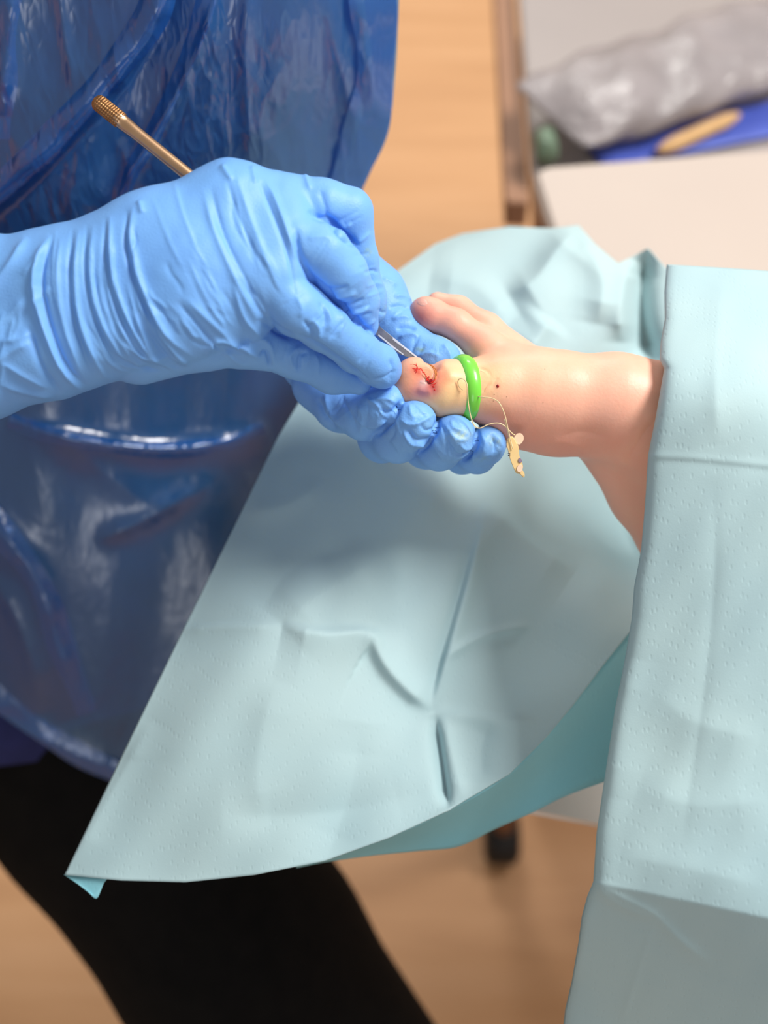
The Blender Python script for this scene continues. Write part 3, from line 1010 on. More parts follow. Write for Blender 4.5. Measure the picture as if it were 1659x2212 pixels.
RH = Blob([
    # forearm and wrist under the cuff
    ([(-260, 648, 2.8, 2.4), (-60, 632, 3.0, 2.35), (110, 612, 3.3, 2.1), (250, 580, 3.6, 2.0)], 0.8, 1.0),
    ([(-260, 796, 2.6, 2.5), (-60, 786, 2.8, 2.4), (110, 745, 3.2, 2.15), (260, 712, 3.4, 1.9)], 0.8, 1.2),
    # metacarpals
    ([(140, 620, 3.4, 1.9), (330, 520, 3.8, 1.95), (500, 445, 3.6, 1.75), (600, 452, 3.4, 1.5)], 0.9, 1.2),
    ([(180, 640, 3.5, 1.9), (420, 560, 4.1, 1.8), (620, 520, 4.2, 1.4)], 0.9, 1.2),
    ([(180, 680, 3.4, 1.8), (420, 630, 4.2, 1.75), (590, 605, 4.6, 1.35)], 0.9, 1.2),
    ([(200, 715, 3.2, 1.7), (400, 690, 3.8, 1.7), (530, 670, 3.9, 1.3)], 0.9, 1.2),
    # ring finger
    ([(600, 440, 3.2, 1.35), (700, 446, 3.2, 1.12), (752, 458, 2.9, 1.02), (772, 560, 1.9, 0.86), (792, 640, 1.1, 0.82), (800, 668, 0.8, 0.74)], 0.3, 0.2),
    # little finger, curled behind the ring finger
    ([(520, 430, 2.2, 1.3), (640, 440, 1.5, 1.0), (710, 480, 0.6, 0.9), (720, 560, -0.2, 0.75)], 0.35, 0.4),
    # middle finger
    ([(640, 530, 4.3, 1.35), (700, 548, 4.3, 1.18), (738, 590, 3.9, 1.06), (772, 650, 2.7, 0.9), (782, 700, 1.9, 0.74)], 0.35, 0.06),
    # index finger
    ([(590, 612, 4.6, 1.3), (640, 668, 4.5, 1.08), (700, 706, 3.9, 0.98), (770, 758, 2.5, 0.90), (818, 789, 1.5, 0.88), (828, 800, 1.2, 0.80)], 0.35, 0.06),
    # thumb
    ([(300, 745, 3.0, 1.7), (430, 722, 3.2, 1.5), (540, 730, 2.8, 1.25), (640, 768, 1.9, 0.94), (720, 804, 1.0, 0.90), (775, 824, 0.7, 0.60)], 0.45, 0.06),
])
g = lambda pts, h, a, b=None: ([(p[0] + random.uniform(-3, 3), p[1] + random.uniform(-3, 3)) for p in pts] if a > 6 else pts, h * random.uniform(1.0, 1.7), a * random.uniform(0.6, 0.95), (b or a) * random.uniform(0.6, 0.95))


def family(base, offs, n, h, w, tmin=0.25, tmax=0.7):
    """short irregular pleats that follow one flow line shifted sideways"""
    B = smooth_line(base, 40); out = []
    for _ in range(n):
        t0 = random.uniform(0, 1 - tmin); t1 = min(1, t0 + random.uniform(tmin, tmax))
        o = np.array([random.uniform(*offs[0]), random.uniform(*offs[1])])
        seg = B[int(t0 * 39):max(int(t1 * 39) + 1, int(t0 * 39) + 4)] + o
        seg = seg[::max(1, len(seg) // 4)] + np.array([[random.uniform(-4, 4), random.uniform(-4, 4)] for _ in range(len(seg[::max(1, len(seg) // 4)]))])
        if len(seg) < 2:
            continue
        out.append(([tuple(p) for p in seg], random.choice((1, 1, -1)) * random.uniform(0.4, 1.0) * h, random.uniform(0.5, 1.0) * w, random.uniform(0.5, 1.0) * w))
    return out


def knuckle_creases(joints, h=0.04, w=4.5, n=3):
    """cross creases near the joints of a digit; joints = (px, py, half width px, axis angle)"""
    out = []
    for x, y, hw, ang in joints:
        for _ in range(n):
            s0 = random.uniform(-0.8, 0.8) * hw
            cx, cy = x + math.cos(ang) * s0, y + math.sin(ang) * s0
            a2 = ang + math.pi / 2 + random.uniform(-0.35, 0.35)
            L = hw * random.uniform(0.45, 0.9); sh = random.uniform(-0.3, 0.3) * hw
            ax_, ay_ = math.cos(a2), math.sin(a2)
            out.append(([(cx + ax_ * (sh - L), cy + ay_ * (sh - L)), (cx + ax_ * sh + 3, cy + ay_ * sh), (cx + ax_ * (sh + L), cy + ay_ * (sh + L))], random.choice((0.6, -1)) * random.uniform(0.5, 1) * h, random.uniform(0.6, 1) * w, random.uniform(0.6, 1) * w))
    return out



folds_r = [
    ([(672, 592), (715, 640), (768, 690), (814, 724)], -0.22, 6, 6), ([(636, 720), (690, 748), (750, 790), (804, 827)], -0.2, 5, 5), ([(698, 452), (735, 502), (778, 532)], -0.2, 6, 6),
    ([(552, 690), (600, 715), (640, 724)], -0.12, 8, 8),
    # back of the hand: long soft pleats running down from the knuckles
    g([(560, 390), (590, 470), (625, 560), (640, 640)], -0.10, 7), g([(575, 388), (607, 470), (640, 560)], 0.09, 9),
    g([(505, 372), (530, 450), (575, 560), (610, 640)], 0.07, 10), g([(490, 380), (515, 460), (560, 570)], -0.06, 7),
    g([(455, 400), (480, 500), (530, 600), (590, 690)], -0.07, 8), g([(440, 405), (460, 500), (505, 600), (560, 700)], 0.07, 10),
    g([(520, 600), (560, 670), (610, 720), (640, 735)], -0.10, 9), g([(500, 610), (530, 690), (575, 740)], 0.08, 10),
    g([(400, 640), (460, 700), (520, 750), (560, 765)], 0.08, 10), g([(380, 650), (440, 720), (480, 760)], -0.08, 8),
    # folds over the wrist
    g([(290, 440), (282, 520), (310, 620), (360, 720), (420, 775)], 0.14, 9), g([(278, 450), (270, 530), (296, 630), (345, 730)], -0.12, 7),
    g([(240, 465), (240, 560), (265, 660), (320, 760), (380, 792)], 0.12, 8), g([(228, 468), (226, 560), (252, 670), (300, 770)], -0.10, 6),
    g([(200, 478), (195, 580), (215, 680), (270, 780), (320, 800)], 0.12, 8), g([(188, 482), (182, 580), (204, 690), (250, 790)], -0.10, 6),
    g([(170, 490), (160, 590), (176, 700), (220, 800), (250, 822)], 0.11, 8), g([(158, 492), (148, 590), (162, 700), (200, 810)], -0.09, 6),
    g([(130, 505), (125, 600), (140, 710), (180, 815)], 0.10, 7),
    g([(110, 505), (80, 555), (75, 620), (95, 700), (130, 790), (180, 850)], 0.20, 9), g([(120, 505), (92, 560), (88, 620), (108, 700), (145, 790), (190, 840)], -0.16, 7),
    g([(60, 512), (30, 560), (0, 600), (-40, 640)], 0.12, 12), g([(60, 640), (20, 680), (-20, 720)], 0.10, 12), g([(70, 740), (30, 760), (-20, 790)], 0.12, 14),
    g([(60, 700), (90, 790), (135, 850)], -0.12, 8), g([(0, 830), (60, 850), (120, 860)], 0.10, 10), g([(0, 780), (50, 810), (110, 840)], 0.08, 9), g([(0, 740), (40, 730), (70, 715)], 0.08, 9),
    g([(330, 700), (380, 760), (410, 790)], 0.10, 8), g([(310, 705), (355, 765), (390, 795)], -0.10, 7), g([(250, 690), (300, 760), (350, 790)], 0.08, 8),
    g([(260, 740), (310, 765), (370, 775), (405, 790)], 0.08, 7), g([(240, 760), (290, 790), (350, 800)], -0.08, 6),
    # thumb base and web
    g([(440, 775), (470, 735), (520, 750), (560, 775)], 0.10, 9), g([(540, 770), (545, 735), (580, 740), (590, 790)], 0.10, 8), g([(560, 770), (575, 760), (585, 795)], -0.12, 6),
    g([(635, 800), (630, 765), (650, 745)], 0.10, 7), g([(645, 805), (648, 770), (665, 760)], -0.10, 6), g([(680, 760), (690, 790), (685, 815)], 0.05, 8),
    # index finger creases
    g([(655, 690), (672, 715), (668, 735)], -0.09, 6), g([(672, 690), (690, 712), (690, 740)], 0.08, 7), g([(700, 660), (715, 690), (708, 715)], 0.07, 7), g([(690, 650), (702, 682), (698, 705)], -0.07, 6),
    g([(735, 672), (740, 700), (730, 730)], 0.05, 6), g([(745, 690), (725, 715), (712, 735)], -0.05, 5), g([(640, 640), (655, 670), (645, 690)], 0.06, 8),
    g([(842, 775), (850, 800), (838, 828)], -0.06, 6), g([(800, 822), (830, 815), (860, 800)], -0.05, 6),
    # middle finger
    g([(642, 490), (646, 540), (660, 585), (690, 625)], -0.16, 8), g([(700, 625), (735, 625), (755, 620)], -0.10, 7), g([(720, 645), (750, 640), (770, 630)], 0.08, 7),
    g([(735, 662), (765, 655), (788, 645)], -0.08, 5), g([(745, 680), (780, 672), (800, 660)], 0.07, 6), g([(760, 692), (788, 680), (806, 676)], -0.07, 5), g([(770, 708), (795, 700), (812, 690)], 0.06, 6),
    g([(712, 470), (740, 505), (772, 528)], -0.14, 8), g([(728, 478), (745, 492), (760, 480)], 0.07, 6), g([(765, 528), (785, 516), (800, 500)], 0.06, 6),
    g([(668, 450), (690, 470), (710, 465)], -0.09, 8), g([(660, 516), (690, 510), (720, 512)], 0.04, 9), g([(690, 410), (700, 440), (708, 462)], -0.06, 8),
    # ring finger
    g([(785, 590), (805, 585), (820, 590)], -0.06, 5), g([(790, 620), (812, 612), (830, 616)], 0.05, 6), g([(815, 668), (828, 676), (838, 672)], -0.06, 5),
    # bumpy upper outline
    g([(480, 356), (500, 390)], 0.08, 9), g([(300, 432), (310, 460)], 0.10, 7), g([(660, 372), (668, 410)], 0.06, 9), g([(540, 358), (552, 400)], 0.06, 8),
]
folds_r += family([(200, 478), (195, 580), (215, 680), (270, 780), (320, 800)], ((-90, 110), (-10, 10)), 34, 0.07, 6)
folds_r += family([(440, 400), (465, 500), (515, 600), (570, 700)], ((-130, 110), (-20, 20)), 22, 0.05, 7)
folds_r += family([(110, 520), (60, 600), (30, 680), (10, 760)], ((-80, 20), (-20, 100)), 10, 0.08, 9)
folds_r += family([(330, 640), (380, 700), (430, 760), (480, 775)], ((-60, 120), (-30, 20)), 14, 0.06, 6)
folds_r += knuckle_creases([(655, 670, 45, 0.7), (705, 705, 48, 0.6), (760, 745, 40, 0.65), (820, 790, 36, 0.6), (700, 560, 50, 0.6), (745, 620, 48, 1.0), (780, 670, 36, 1.1),
                            (760, 470, 40, 1.2), (785, 560, 34, 1.4), (810, 640, 30, 1.3), (600, 745, 40, 0.4), (660, 780, 36, 0.45), (740, 815, 30, 0.4)])
glove(RH, 0.06, folds_r, [(796, 545, 10, 12, 0.7, STAIN), (830, 670, 10, 20, 0.25, STAIN)], 'blue nitrile glove on the hand gripping the scalpel')

LH = Blob([
    ([(-300, 700, -6.0, 3.0), (300, 660, -5.5, 2.8), (560, 640, -5.0, 2.6), (720, 650, -4.6, 2.3)], 1.0, 1.0),
    ([(640, 690, -5.0, 2.0), (700, 780, -4.8, 1.8), (735, 850, -4.4, 1.3)], 0.9, 1.2),
    ([(660, 680, -5.0, 2.0), (770, 790, -5.0, 1.8), (820, 880, -4.8, 1.2)], 0.9, 1.2),
    ([(700, 660, -5.0, 2.0), (820, 780, -5.4, 1.7), (890, 890, -5.0, 1.15)], 0.9, 1.2),
    ([(740, 640, -4.8, 1.9), (860, 770, -5.6, 1.5), (960, 900, -5.2, 1.0)], 0.9, 1.2),
    # thumb behind the toe
    ([(740, 600, -4.0, 2.0), (800, 650, -3.6, 1.75), (845, 705, -3.1, 1.25), (900, 762, -2.2, 0.98), (945, 776, -1.7, 0.86), (958, 778, -1.6, 0.76)], 0.6, 0.6),
    # index
    ([(690, 830, -4.2, 1.35), (735, 880, -2.8, 1.12), (786, 900, -1.2, 1.04), (826, 880, -0.1, 0.92), (842, 866, 0.3, 0.74)], 0.35, 0.05),
    # middle
    ([(800, 890, -4.4, 1.2), (826, 948, -2.8, 1.08), (858, 950, -0.9, 1.02), (888, 920, 0.4, 0.98), (898, 910, 0.6, 0.9)], 0.35, 0.04),
    # ring
    ([(890, 900, -4.8, 1.15), (920, 964, -3.0, 1.02), (950, 968, -1.1, 0.98), (978, 945, 0.1, 0.97), (984, 940, 0.3, 0.84)], 0.35, 0.04),
    # little
    ([(960, 910, -5.0, 1.0), (1000, 982, -3.2, 0.88), (1030, 982, -1.6, 0.84), (1050, 962, -0.6, 0.84), (1054, 958, -0.4, 0.74)], 0.35, 0.04),
])
YEL = np.array(srgb(176, 196, 160)[:3])
folds_l = [
    ([(868, 862), (850, 900), (814, 944)], -0.2, 5, 5), ([(948, 898), (938, 940), (906, 978)], -0.2, 5, 5), ([(1032, 925), (1027, 965), (1000, 998)], -0.2, 5, 5),
    g([(806, 864), (835, 862), (858, 872)], 0.08, 6), g([(812, 880), (840, 892), (866, 872)], -0.10, 5), g([(790, 860), (815, 875), (830, 905)], 0.08, 6), g([(760, 900), (800, 920), (845, 908)], 0.07, 7),
    g([(700, 850), (715, 890), (745, 925)], 0.10, 9), g([(685, 860), (700, 895), (730, 925)], -0.10, 7), g([(740, 860), (760, 900), (770, 935)], -0.06, 7), g([(775, 870), (785, 905), (780, 940)], 0.06, 7),
    g([(862, 905), (888, 918), (920, 905), (935, 895)], 0.08, 6), g([(880, 925), (900, 950), (935, 945)], -0.09, 5), g([(870, 930), (888, 958), (925, 962)], 0.08, 6), g([(885, 872), (888, 895), (900, 905)], 0.06, 6),
    g([(905, 915), (920, 930), (940, 925)], -0.06, 5), g([(820, 930), (850, 950), (868, 985)], 0.06, 9), g([(845, 900), (850, 930), (840, 960)], -0.05, 8), g([(905, 970), (920, 960), (935, 940)], 0.05, 6),
    g([(960, 920), (985, 945), (1015, 950)], 0.06, 7), g([(965, 955), (990, 985), (1022, 980)], -0.09, 6), g([(975, 945), (1005, 970), (1028, 960)], 0.07, 6), g([(930, 930), (945, 965), (960, 995)], 0.05, 8),
    g([(975, 905), (980, 925), (1000, 930)], 0.06, 6), g([(950, 915), (962, 930), (975, 935)], -0.05, 5),
    g([(1060, 935), (1070, 960), (1064, 985)], -0.08, 5), g([(1072, 938), (1082, 960), (1074, 990)], 0.07, 6), g([(1040, 935), (1048, 960), (1040, 985)], 0.05, 6), g([(1030, 990), (1050, 985), (1075, 975)], 0.05, 6),
    g([(850, 640), (870, 640), (890, 650)], 0.06, 6), g([(840, 665), (866, 660), (888, 668)], -0.06, 6), g([(845, 690), (868, 684), (890, 690)], 0.06, 6), g([(855, 712), (878, 706), (900, 712)], -0.08, 6),
    g([(860, 730), (885, 722), (905, 726)], 0.07, 6), g([(955, 742), (970, 760), (976, 785)], 0.05, 5), g([(826, 600), (845, 608), (858, 618)], 0.05, 6), g([(900, 772), (925, 762), (950, 770)], 0.05, 6),
]
folds_l = [(f[0], f[1] * 1.1, f[2], f[3]) for f in folds_l]
folds_l += knuckle_creases([(735, 885, 44, 0.6), (790, 900, 42, 0.1), (835, 880, 34, -0.6), (860, 950, 50, -0.3), (895, 915, 46, -1.0), (960, 965, 46, -0.2), (985, 945, 42, -0.8),
                            (1040, 980, 38, -0.2), (1058, 960, 34, -0.7), (860, 690, 36, 0.9), (905, 755, 30, 0.5), (950, 770, 30, 0.2)], 0.06, 4.5, 4)
glove(LH, 0.06, folds_l, [(910, 755, 14, 6, 0.8, STAIN), (998, 940, 18, 12, 0.85, YEL), (1062, 950, 8, 16, 0.5, YEL), (1078, 955, 5, 14, 0.5, YEL), (928, 915, 12, 10, 0.35, STAIN), (1040, 990, 16, 8, 0.3, STAIN)],
      'blue nitrile glove on the hand cupping the big toe')

# bare forearms above the cuffs, joined behind through the chest
arm = Blob([([(-300, 725, 2.2, 3.0), (-700, 640, 2.0, 3.6), (-1100, 480, 0, 4.2), (-900, -300, -8, 5.0), (-300, -420, -9, 7.5), (100, -420, -9, 8.0)], 1.0, 2.0),
            ([(-150, 690, -5.8, 2.2), (-500, 720, -7, 3.4), (-900, 640, -9, 4.0), (-900, -100, -12, 5.0), (100, -420, -11, 8.0)], 1.0, 2.0)])
lo, hi = arm.bounds(1.0)
V, F = surface_nets(arm, lo, hi, 0.7)
mk('body', wld(V), F, M['arm'], person)

# ------------------------------------------------------------------ the patient's foot
FT = Blob([
    # big toe
    ([(894, 808, 0.05, 0.74), (900, 834, -0.05, 1.0), (958, 840, -0.1, 1.17), (1006, 840, -0.3, 1.20), (1060, 842, -0.5, 1.40), (1130, 856, -0.9, 1.72)], 0.55, 0.5),
    # second toe
    ([(917, 676, -2.6, 0.74), (930, 682, -2.5, 0.76), (984, 700, -2.2, 0.67), (1050, 752, -1.9, 0.85), (1120, 815, -1.6, 1.5)], 0.4, 0.5),
    # third to fifth toes
    ([(945, 656, -4.0, 0.56), (990, 670, -3.8, 0.62), (1050, 712, -3.2, 0.75), (1130, 810, -2.6, 1.5)], 0.4, 0.30),
    ([(985, 690, -5.4, 0.55), (1040, 735, -5.0, 0.65), (1130, 830, -3.6, 1.5)], 0.4, 0.30),
    ([(1020, 750, -6.2, 0.5), (1070, 800, -5.6, 0.6), (1150, 860, -4.2, 1.4)], 0.4, 0.30),
    # instep
    ([(1110, 842, -1.0, 1.75), (1200, 856, -1.1, 1.95), (1330, 866, -1.2, 2.05), (1480, 900, -1.6, 2.4), (1900, 900, -4, 3.2), (2300, 890, -5.5, 3.6)], 0.8, 0.9),
    ([(1110, 900, -1.6, 1.45), (1200, 908, -1.9, 1.50), (1330, 912, -2.0, 1.75), (1450, 960, -2.6, 2.2)], 0.8, 0.9),
    # outer side of the foot
    ([(1150, 850, -3.4, 1.5), (1300, 870, -3.6, 1.7), (1450, 960, -4, 2.2)], 0.8, 0.9),
    # heel
    ([(1300, 935, -3.4, 1.5), (1400, 1065, -4.6, 1.75), (1470, 1150, -5.2, 2.0), (1480, 900, -2.4, 2.4)], 0.8, 0.8),
])
lo, hi = FT.bounds(0.4)
V, F = surface_nets(FT, lo, hi, 0.065)
V = relax(V, F, 2, 0.5)
N = vnormals(V, F)
X, Y = to_px(V)
# creases behind the tourniquet, wrinkles of the arch, crescent of the nail fold
ff = [g([(922, 766), (930, 786), (936, 808)], -0.26, 20), g([(950, 786), (966, 800), (975, 830)], 0.07, 22), g([(1032, 795), (1050, 800), (1062, 812)], -0.03, 4), g([(1058, 838), (1068, 828), (1075, 815)], -0.03, 3), g([(1040, 850), (1052, 836), (1060, 826)], -0.025, 3),
      g([(910, 800), (925, 815), (932, 828)], -0.10, 7), g([(938, 792), (944, 812), (936, 832)], -0.05, 4),
      g([(900, 800), (912, 806), (922, 818)], 0.05, 6), g([(900, 838), (918, 846), (934, 842)], 0.06, 12),
      g([(1200, 945), (1260, 930), (1320, 950)], -0.04, 12), g([(1150, 960), (1220, 955), (1280, 975)], 0.04, 14),
      g([(895, 722), (918, 716), (940, 724)], -0.04, 6), g([(1350, 1000), (1380, 960), (1420, 900)], -0.10, 14)]
V = V + N * (fold_height(X, Y, ff) * np.clip(N[:, 2] * 2 + 1.0, 0, 1))[:, None]
SK = np.array(srgb(249, 184, 160)[:3])
C = np.repeat(SK[None], len(V), 0)


def blot(cx, cy, rx, ry, a, rgb, zmin=-99, rot=0.0, pw=2):
    global C
    dx = (X - cx) * math.cos(rot) + (Y - cy) * math.sin(rot); dy = -(X - cx) * math.sin(rot) + (Y - cy) * math.cos(rot)
    w = a * np.exp(-np.sqrt((dx / rx) ** 2 + (dy / ry) ** 2) ** pw) * (V[:, 2] > zmin)
    C = C * (1 - w[:, None]) + np.array(srgb(*rgb)[:3])[None] * w[:, None]


big = -2.0
blot(965, 845, 80, 75, 0.85, (250, 212, 150), big)        # pale yellow, bloodless toe
blot(1050, 815, 45, 50, 0.6, (250, 208, 150), big)
blot(1150, 820, 110, 60, 0.35, (250, 204, 160), big)
blot(885, 815, 40, 50, 0.75, (240, 166, 124), big)
blot(1200, 960, 160, 45, 0.55, (228, 158, 142), -9)
blot(1060, 910, 70, 40, 0.5, (224, 152, 134), big)
blot(1330, 850, 120, 80, 0.3, (246, 182, 156), -9)
blot(922, 822, 36, 30, 0.8, (226, 118, 100), big)          # inflamed nail fold
blot(952, 812, 20, 22, 0.55, (240, 136, 110), big)
blot(912, 847, 30, 15, 0.85, (188, 122, 140), big)
blot(938, 842, 12, 12, 0.6, (206, 92, 92), big)         # bruise
blot(915, 828, 12, 9, 0.75, (206, 172, 172), big)
blot(934, 832, 9, 10, 0.85, (190, 50, 54), big)
blot(903, 801, 18, 9, 0.75, (224, 72, 54), big, 0.3)
blot(1075, 834, 7, 7, 0.5, (232, 130, 110), big)
blot(903, 690, 40, 36, 0.85, (200, 112, 108))              # reddened second toe
blot(985, 730, 60, 26, 0.45, (222, 150, 130))
blot(1000, 665, 60, 20, 0.4, (228, 156, 134))
blot(1060, 775, 30, 20, 0.35, (226, 156, 130))
patient = empty('person', base_of(wld(V)))
tag(patient, 'person seen only as a bare foot with an inflamed big toe, leg under drape', 'person')
foot = mk('foot', wld(V), F, M['skin'], patient, attrs={'pigment': C})


def on_foot(pts, off, n=24):
    L = smooth_line(pts, n)
    z = [FT.surf(a, b, 4, -9) for a, b in L]
    zz = np.array([(-1.0 if k is None else k) for k in z])
    return c3(L[:, 0], L[:, 1], zz + off)


def patch(name, cx, cy, rx, ry, rot, off, dome, mat, parent, nr=8, na=28):
    pts = []; zs = []
    for i in range(nr):
        for j in range(na):
            r = i / (nr - 1); a = 2 * math.pi * j / na
            dx = rx * r * math.cos(a); dy = ry * r * math.sin(a)
            x = cx + dx * math.cos(rot) - dy * math.sin(rot); y = cy + dx * math.sin(rot) + dy * math.cos(rot)
            z = FT.surf(x, y, 4, -9)
            pts.append((x, y)); zs.append(((z if z is not None else -1) + off + dome * (1 - r * r)) if r < 1 else ((z if z is not None else -1) - 0.05))
    pts = np.array(pts); P = c3(pts[:, 0], pts[:, 1], np.array(zs))
    F = [(i * na + j, i * na + (j + 1) % na, (i + 1) * na + (j + 1) % na, (i + 1) * na + j) for i in range(nr - 1) for j in range(na)]
    return mk(name, wld(P), F, mat, parent)


nail = patch('toenail', 922, 807, 16, 12, 0.7, 0.0, 0.012, M['nail'], patient)
tag(nail, 'partly lifted nail of the big toe')
tag(patch('toenail', 912, 653, 13, 9, 0.25, 0.0, 0.03, M['nail_pale'], patient), 'small nail of the second toe')
w = patch('wound', 930, 824, 7, 4.5, -0.5, 0.0, 0.015, M['scab'], patient)
patch('slough', 913, 827, 9, 5, 0.5, -0.005, 0.025, M['slough'], w)


def streak(pts, r, off, mat, name, parent, n=24):
    P = on_foot(pts, off, n)
    rr = r * np.clip(np.sin(np.pi * np.linspace(0.06, 0.94, n)) * 1.5, 0.25, 1)
    Vt, Ft = tube(wld(P), rr / 100, 6)
    return mk(name, Vt, Ft, mat, parent)


for pts, r in (([(886, 788), (893, 787), (900, 790), (903, 797)], 0.018), ([(899, 784), (900, 792), (902, 800)], 0.016), ([(892, 798), (900, 801), (910, 800), (916, 804)], 0.03),
               ([(896, 804), (903, 800), (908, 796), (913, 799)], 0.022), ([(903, 804), (910, 803), (916, 806), (920, 812)], 0.03), ([(916, 806), (922, 814), (928, 822)], 0.022),
               ([(928, 828), (936, 824), (941, 818)], 0.03), ([(930, 832), (938, 830), (944, 826)], 0.022), ([(934, 838), (940, 836)], 0.018), ([(896, 808), (900, 804), (905, 806)], 0.02), ([(890, 796), (897, 797), (904, 799)], 0.025), ([(898, 796), (905, 798), (912, 802)], 0.035), ([(907, 800), (912, 804), (919, 806)], 0.03), ([(894, 801), (899, 804), (906, 804)], 0.02), ([(918, 812), (924, 820), (928, 826)], 0.03), ([(900, 808), (906, 803), (914, 801)], 0.02)):
    streak(pts, r * 0.75, 0.0, M['blood'], 'blood_streak', w, 14)
streak([(921, 786), (929, 788), (936, 795), (940, 806), (940, 818), (935, 826)], 0.024, -0.005, M['amber'], 'nail_rim', nail, 30)
streak([(926, 787), (934, 790), (942, 800), (944, 812)], 0.018, -0.005, M['amber'], 'nail_rim', nail, 24)
for x, y, r in ((926, 815, 0.05), (936, 835, 0.04), (939, 842, 0.035), (922, 821, 0.04)):
    patch('granulation', x, y, r * 60, r * 60, 0, 0.0, r, M['blood'], w, 5, 12)
patch('blood_spot', 1075, 834, 3.6, 4.6, -0.3, 0.0, 0.05, M['scab'], patient, 5, 16)
for x, y in ((1068, 852), (1095, 857), (1066, 866), (1173, 870), (1177, 797)):
    patch('mole', x, y, 1.6, 1.4, 0, 0.0, 0.02, M['brown'], patient, 3, 10)
for pts in (([(1030, 790), (1040, 792), (1050, 797)]), ([(1030, 800), (1042, 803), (1052, 810)]), ([(1046, 848), (1050, 838), (1056, 828)]), ([(1052, 846), (1056, 836), (1062, 826)])):
    streak(pts, 0.004, 0.0, M['nail_pale'], 'hair', patient, 10)

# ------------------------------------------------------------------ green tourniquet with cord and tag
ctr = c3(1003, 838, -0.30)
tl = math.radians(17)
axf = np.array([math.sin(tl), 0.0, math.cos(tl)]); axu = np.array([-0.10, 0.995, 0.0]); axn = np.cross(axu, axf)
Vt = []; NM, NN = 72, 22
for i in range(NM):
    a = 2 * math.pi * i / NM
    rad = axf * math.cos(a) + axu * math.sin(a)
    for j in range(NN):
        b = 2 * math.pi * j / NN
        Vt.append(ctr + rad * (1.17 + 0.36 * math.cos(b)) * np.array([1, 1, 1]) + axn * 0.43 * math.sin(b))
Ft = [(i * NN + j, ((i + 1) % NM) * NN + j, ((i + 1) % NM) * NN + (j + 1) % NN, i * NN + (j + 1) % NN) for i in range(NM) for j in range(NN)]
Vt = wld(np.array(Vt))
tq = empty('toe_tourniquet', base_of(Vt))
tag(tq, 'bright green silicone ring tourniquet around the big toe, with a beige tag', 'tourniquet')
mk('ring', Vt, Ft, M['green'], tq)


def cord(pts, r=0.035, n=60):
    L = smooth_line(np.array(pts, float), n)
    Vc, Fc = tube(wld(c3(L[:, 0], L[:, 1], L[:, 2])), r / 100, 8)
    return mk('cord', Vc, Fc, M['cord'], tq)


cord([(1000, 842, 1.20), (994, 838, 1.22), (989, 826, 1.22), (993, 818, 1.30), (1003, 820, 1.42), (1009, 832, 1.46), (1010, 850, 1.46), (1012, 875, 1.38), (1017, 900, 1.2), (1024, 918, 1.15),
      (1036, 925, 1.2), (1055, 917, 1.3), (1075, 914, 1.35), (1090, 920, 1.3), (1105, 935, 1.0), (1112, 940, 0.9)], 0.026, 110)
cord([(1026, 855, 0.95), (1045, 858, 1.2), (1062, 860, 1.3), (1078, 870, 1.4), (1090, 895, 1.4), (1097, 925, 1.3), (1103, 950, 1.2), (1108, 970, 1.2)], 0.024, 80)
cord([(1090, 905, 1.35), (1096, 928, 1.25), (1100, 945, 1.15)], 0.026, 30)


def slab(outline, z, th, mat, name, parent, rnd=0.35):
    L = smooth_line(np.array(outline + outline[:1], float), 64)[:-1]
    c = L.mean(0); n = len(L); Vs = []
    for k, zz in ((0.92, -th), (1.0, -th * rnd), (1.0, th * rnd), (0.92, th)):
        q = c + (L - c) * k
        Vs.append(c3(q[:, 0], q[:, 1], z + zz + 0 * q[:, 0]))
    Vs = np.vstack(Vs)
    F = [(l * n + j, (l + 1) * n + j, (l + 1) * n + (j + 1) % n, l * n + (j + 1) % n) for l in range(3) for j in range(n)]
    F.append(tuple(range(n))); F.append(tuple(3 * n + j for j in range(n - 1, -1, -1)))
    return mk(name, wld(Vs), F, mat, parent, smooth=False)


tg = slab([(1099, 944), (1108, 943), (1115, 955), (1120, 965), (1122, 985), (1127, 998), (1130, 1008), (1128, 1016), (1133, 1022), (1133, 1030), (1129, 1031), (1123, 1024), (1115, 1022), (1108, 1008), (1101, 990), (1097, 972), (1093, 956)], 1.0, 0.12, M['tag'], 'tag', tq)
slab([(1110, 944), (1116, 937), (1125, 936), (1131, 943), (1130, 953), (1122, 961), (1114, 957)], 0.85, 0.10, M['tagdisc'], 'disc', tg)
slab([(1118, 1006), (1124, 1003), (1129, 1008), (1127, 1018), (1120, 1020), (1116, 1014)], 1.12, 0.06, M['tagdisc'], 'disc', tg)
slab([(1119, 993), (1122, 989), (1126, 992), (1128, 997), (1124, 1000), (1120, 998)], 1.13, 0.03, M['ink_purple'], 'mark', tg)
for a, b in (((1097, 979.5), (1101.5, 979)), ((1101.5, 979), (1101.5, 986))):
    Vm, Fm = tube(wld(c3([a[0], b[0]], [a[1], b[1]], [1.12, 1.12])), 0.00012, 6); mk('mark', Vm, Fm, M['ink'], tg)
slab([(1097.5, 982), (1099.5, 982), (1099.5, 985), (1097.5, 985)], 1.12, 0.02, M['ink'], 'mark', tg)

# ------------------------------------------------------------------ scalpel
e0 = c3(203, 214, 0.2); e1 = c3(826, 716, -0.2)
s_ax = (e1 - e0); SL = np.linalg.norm(s_ax); s_ax /= SL
sc_base = wld(e1)
sroot = empty('scalpel', sc_base)
tag(sroot, 'bronze-coloured scalpel held in the gloved hand, blade against the big toe', 'scalpel')
s_w = np.cross(s_ax, [0, 0, 1.0]); s_w /= np.linalg.norm(s_w); s_t = np.cross(s_w, s_ax)


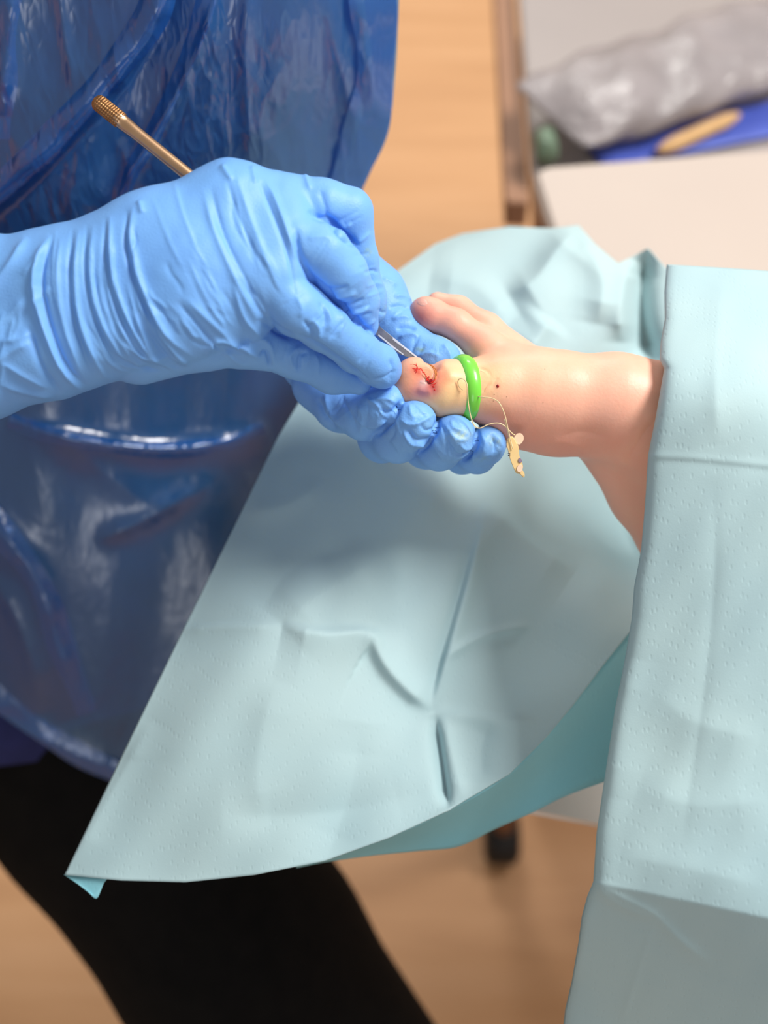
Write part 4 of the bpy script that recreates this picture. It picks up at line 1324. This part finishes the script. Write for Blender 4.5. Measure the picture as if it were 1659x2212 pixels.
def bar(prof, n=20):
    """prof: list of (distance along, half width, half thickness)"""
    Vb = []
    for t, wv, th in prof:
        a = np.linspace(0, 2 * np.pi, n, endpoint=False)
        Vb.append(e0 + s_ax * t + np.outer(np.cos(a) * wv, s_w) + np.outer(np.sin(a) * th, s_t))
    m = len(prof)
    F = [(i * n + j, (i + 1) * n + j, (i + 1) * n + (j + 1) % n, i * n + (j + 1) % n) for i in range(m - 1) for j in range(n)]
    F.append(tuple(range(n - 1, -1, -1))); F.append(tuple((m - 1) * n + j for j in range(n)))
    return wld(np.vstack(Vb)), F


V, F = bar([(1.2, 0.34, 0.25), (1.8, 0.34, 0.28), (2.3, 0.31, 0.29), (2.8, 0.30, 0.29), (9, 0.30, 0.29), (SL - 3.5, 0.28, 0.22), (SL - 2.5, 0.2, 0.12), (SL - 0.3, 0.17, 0.07)], 28)
mk('handle', V, F, M['handle'], sroot)
# knurled end: flattened, diamond relief
Vk = []; nk, na = 56, 64
for i in range(nk):
    t = 1.55 * i / (nk - 1)
    cap = math.sqrt(max(0.02, 1 - max(0, (0.34 - t) / 0.36) ** 2))
    for j in range(na):
        a = 2 * math.pi * j / na
        kn = 0.02 * (1 if (math.sin(t * 26 + a * 8) > 0) else -1) * (1 if (math.sin(t * 26 - a * 8) > 0) else -1)
        rw = (0.365 + kn) * cap; rt = (0.26 + kn) * cap
        Vk.append(e0 + s_ax * t + s_w * math.cos(a) * rw + s_t * math.sin(a) * rt)
F = [(i * na + j, (i + 1) * na + j, (i + 1) * na + (j + 1) % na, i * na + (j + 1) % na) for i in range(nk - 1) for j in range(na)]
F.append(tuple(range(na - 1, -1, -1))); F.append(tuple((nk - 1) * na + j for j in range(na)))
mk('knurled_grip', wld(np.array(Vk)), F, M['grip'], sroot)


def flat(outline, z0, z1, th, mat, name, parent):
    """thin plate from a pixel outline, depth running from z0 at the left to z1 at the right"""
    o = np.array(outline, float); n = len(o)
    z = np.interp(o[:, 0], [o[:, 0].min(), o[:, 0].max()], [z0, z1])
    Vs = np.vstack([c3(o[:, 0], o[:, 1], z + th), c3(o[:, 0], o[:, 1], z - th)])
    F = [tuple(range(n - 1, -1, -1)), tuple(n + j for j in range(n))] + [(j, (j + 1) % n, n + (j + 1) % n, n + j) for j in range(n)]
    return mk(name, wld(Vs), F, mat, parent, smooth=False)


bl = flat([(790, 672), (819, 702), (823, 708), (860, 738), (904, 773), (908, 778), (890, 775), (862, 764), (840, 745), (817, 727), (780, 690)], 0.0, 0.15, 0.02, M['steel'], 'blade', sroot)
flat([(822, 707), (860, 737), (905, 773), (904, 776), (858, 741), (820, 711)], 0.02, 0.17, 0.03, M['blade_glint'], 'blade_glint', bl)  # pale strip painting the reflected highlight along the blade's back edge
flat([(818, 722), (850, 748), (872, 765), (871, 766.5), (848, 751), (817, 725)], 0.04, 0.12, 0.03, M['blade_glint'], 'slot', bl)
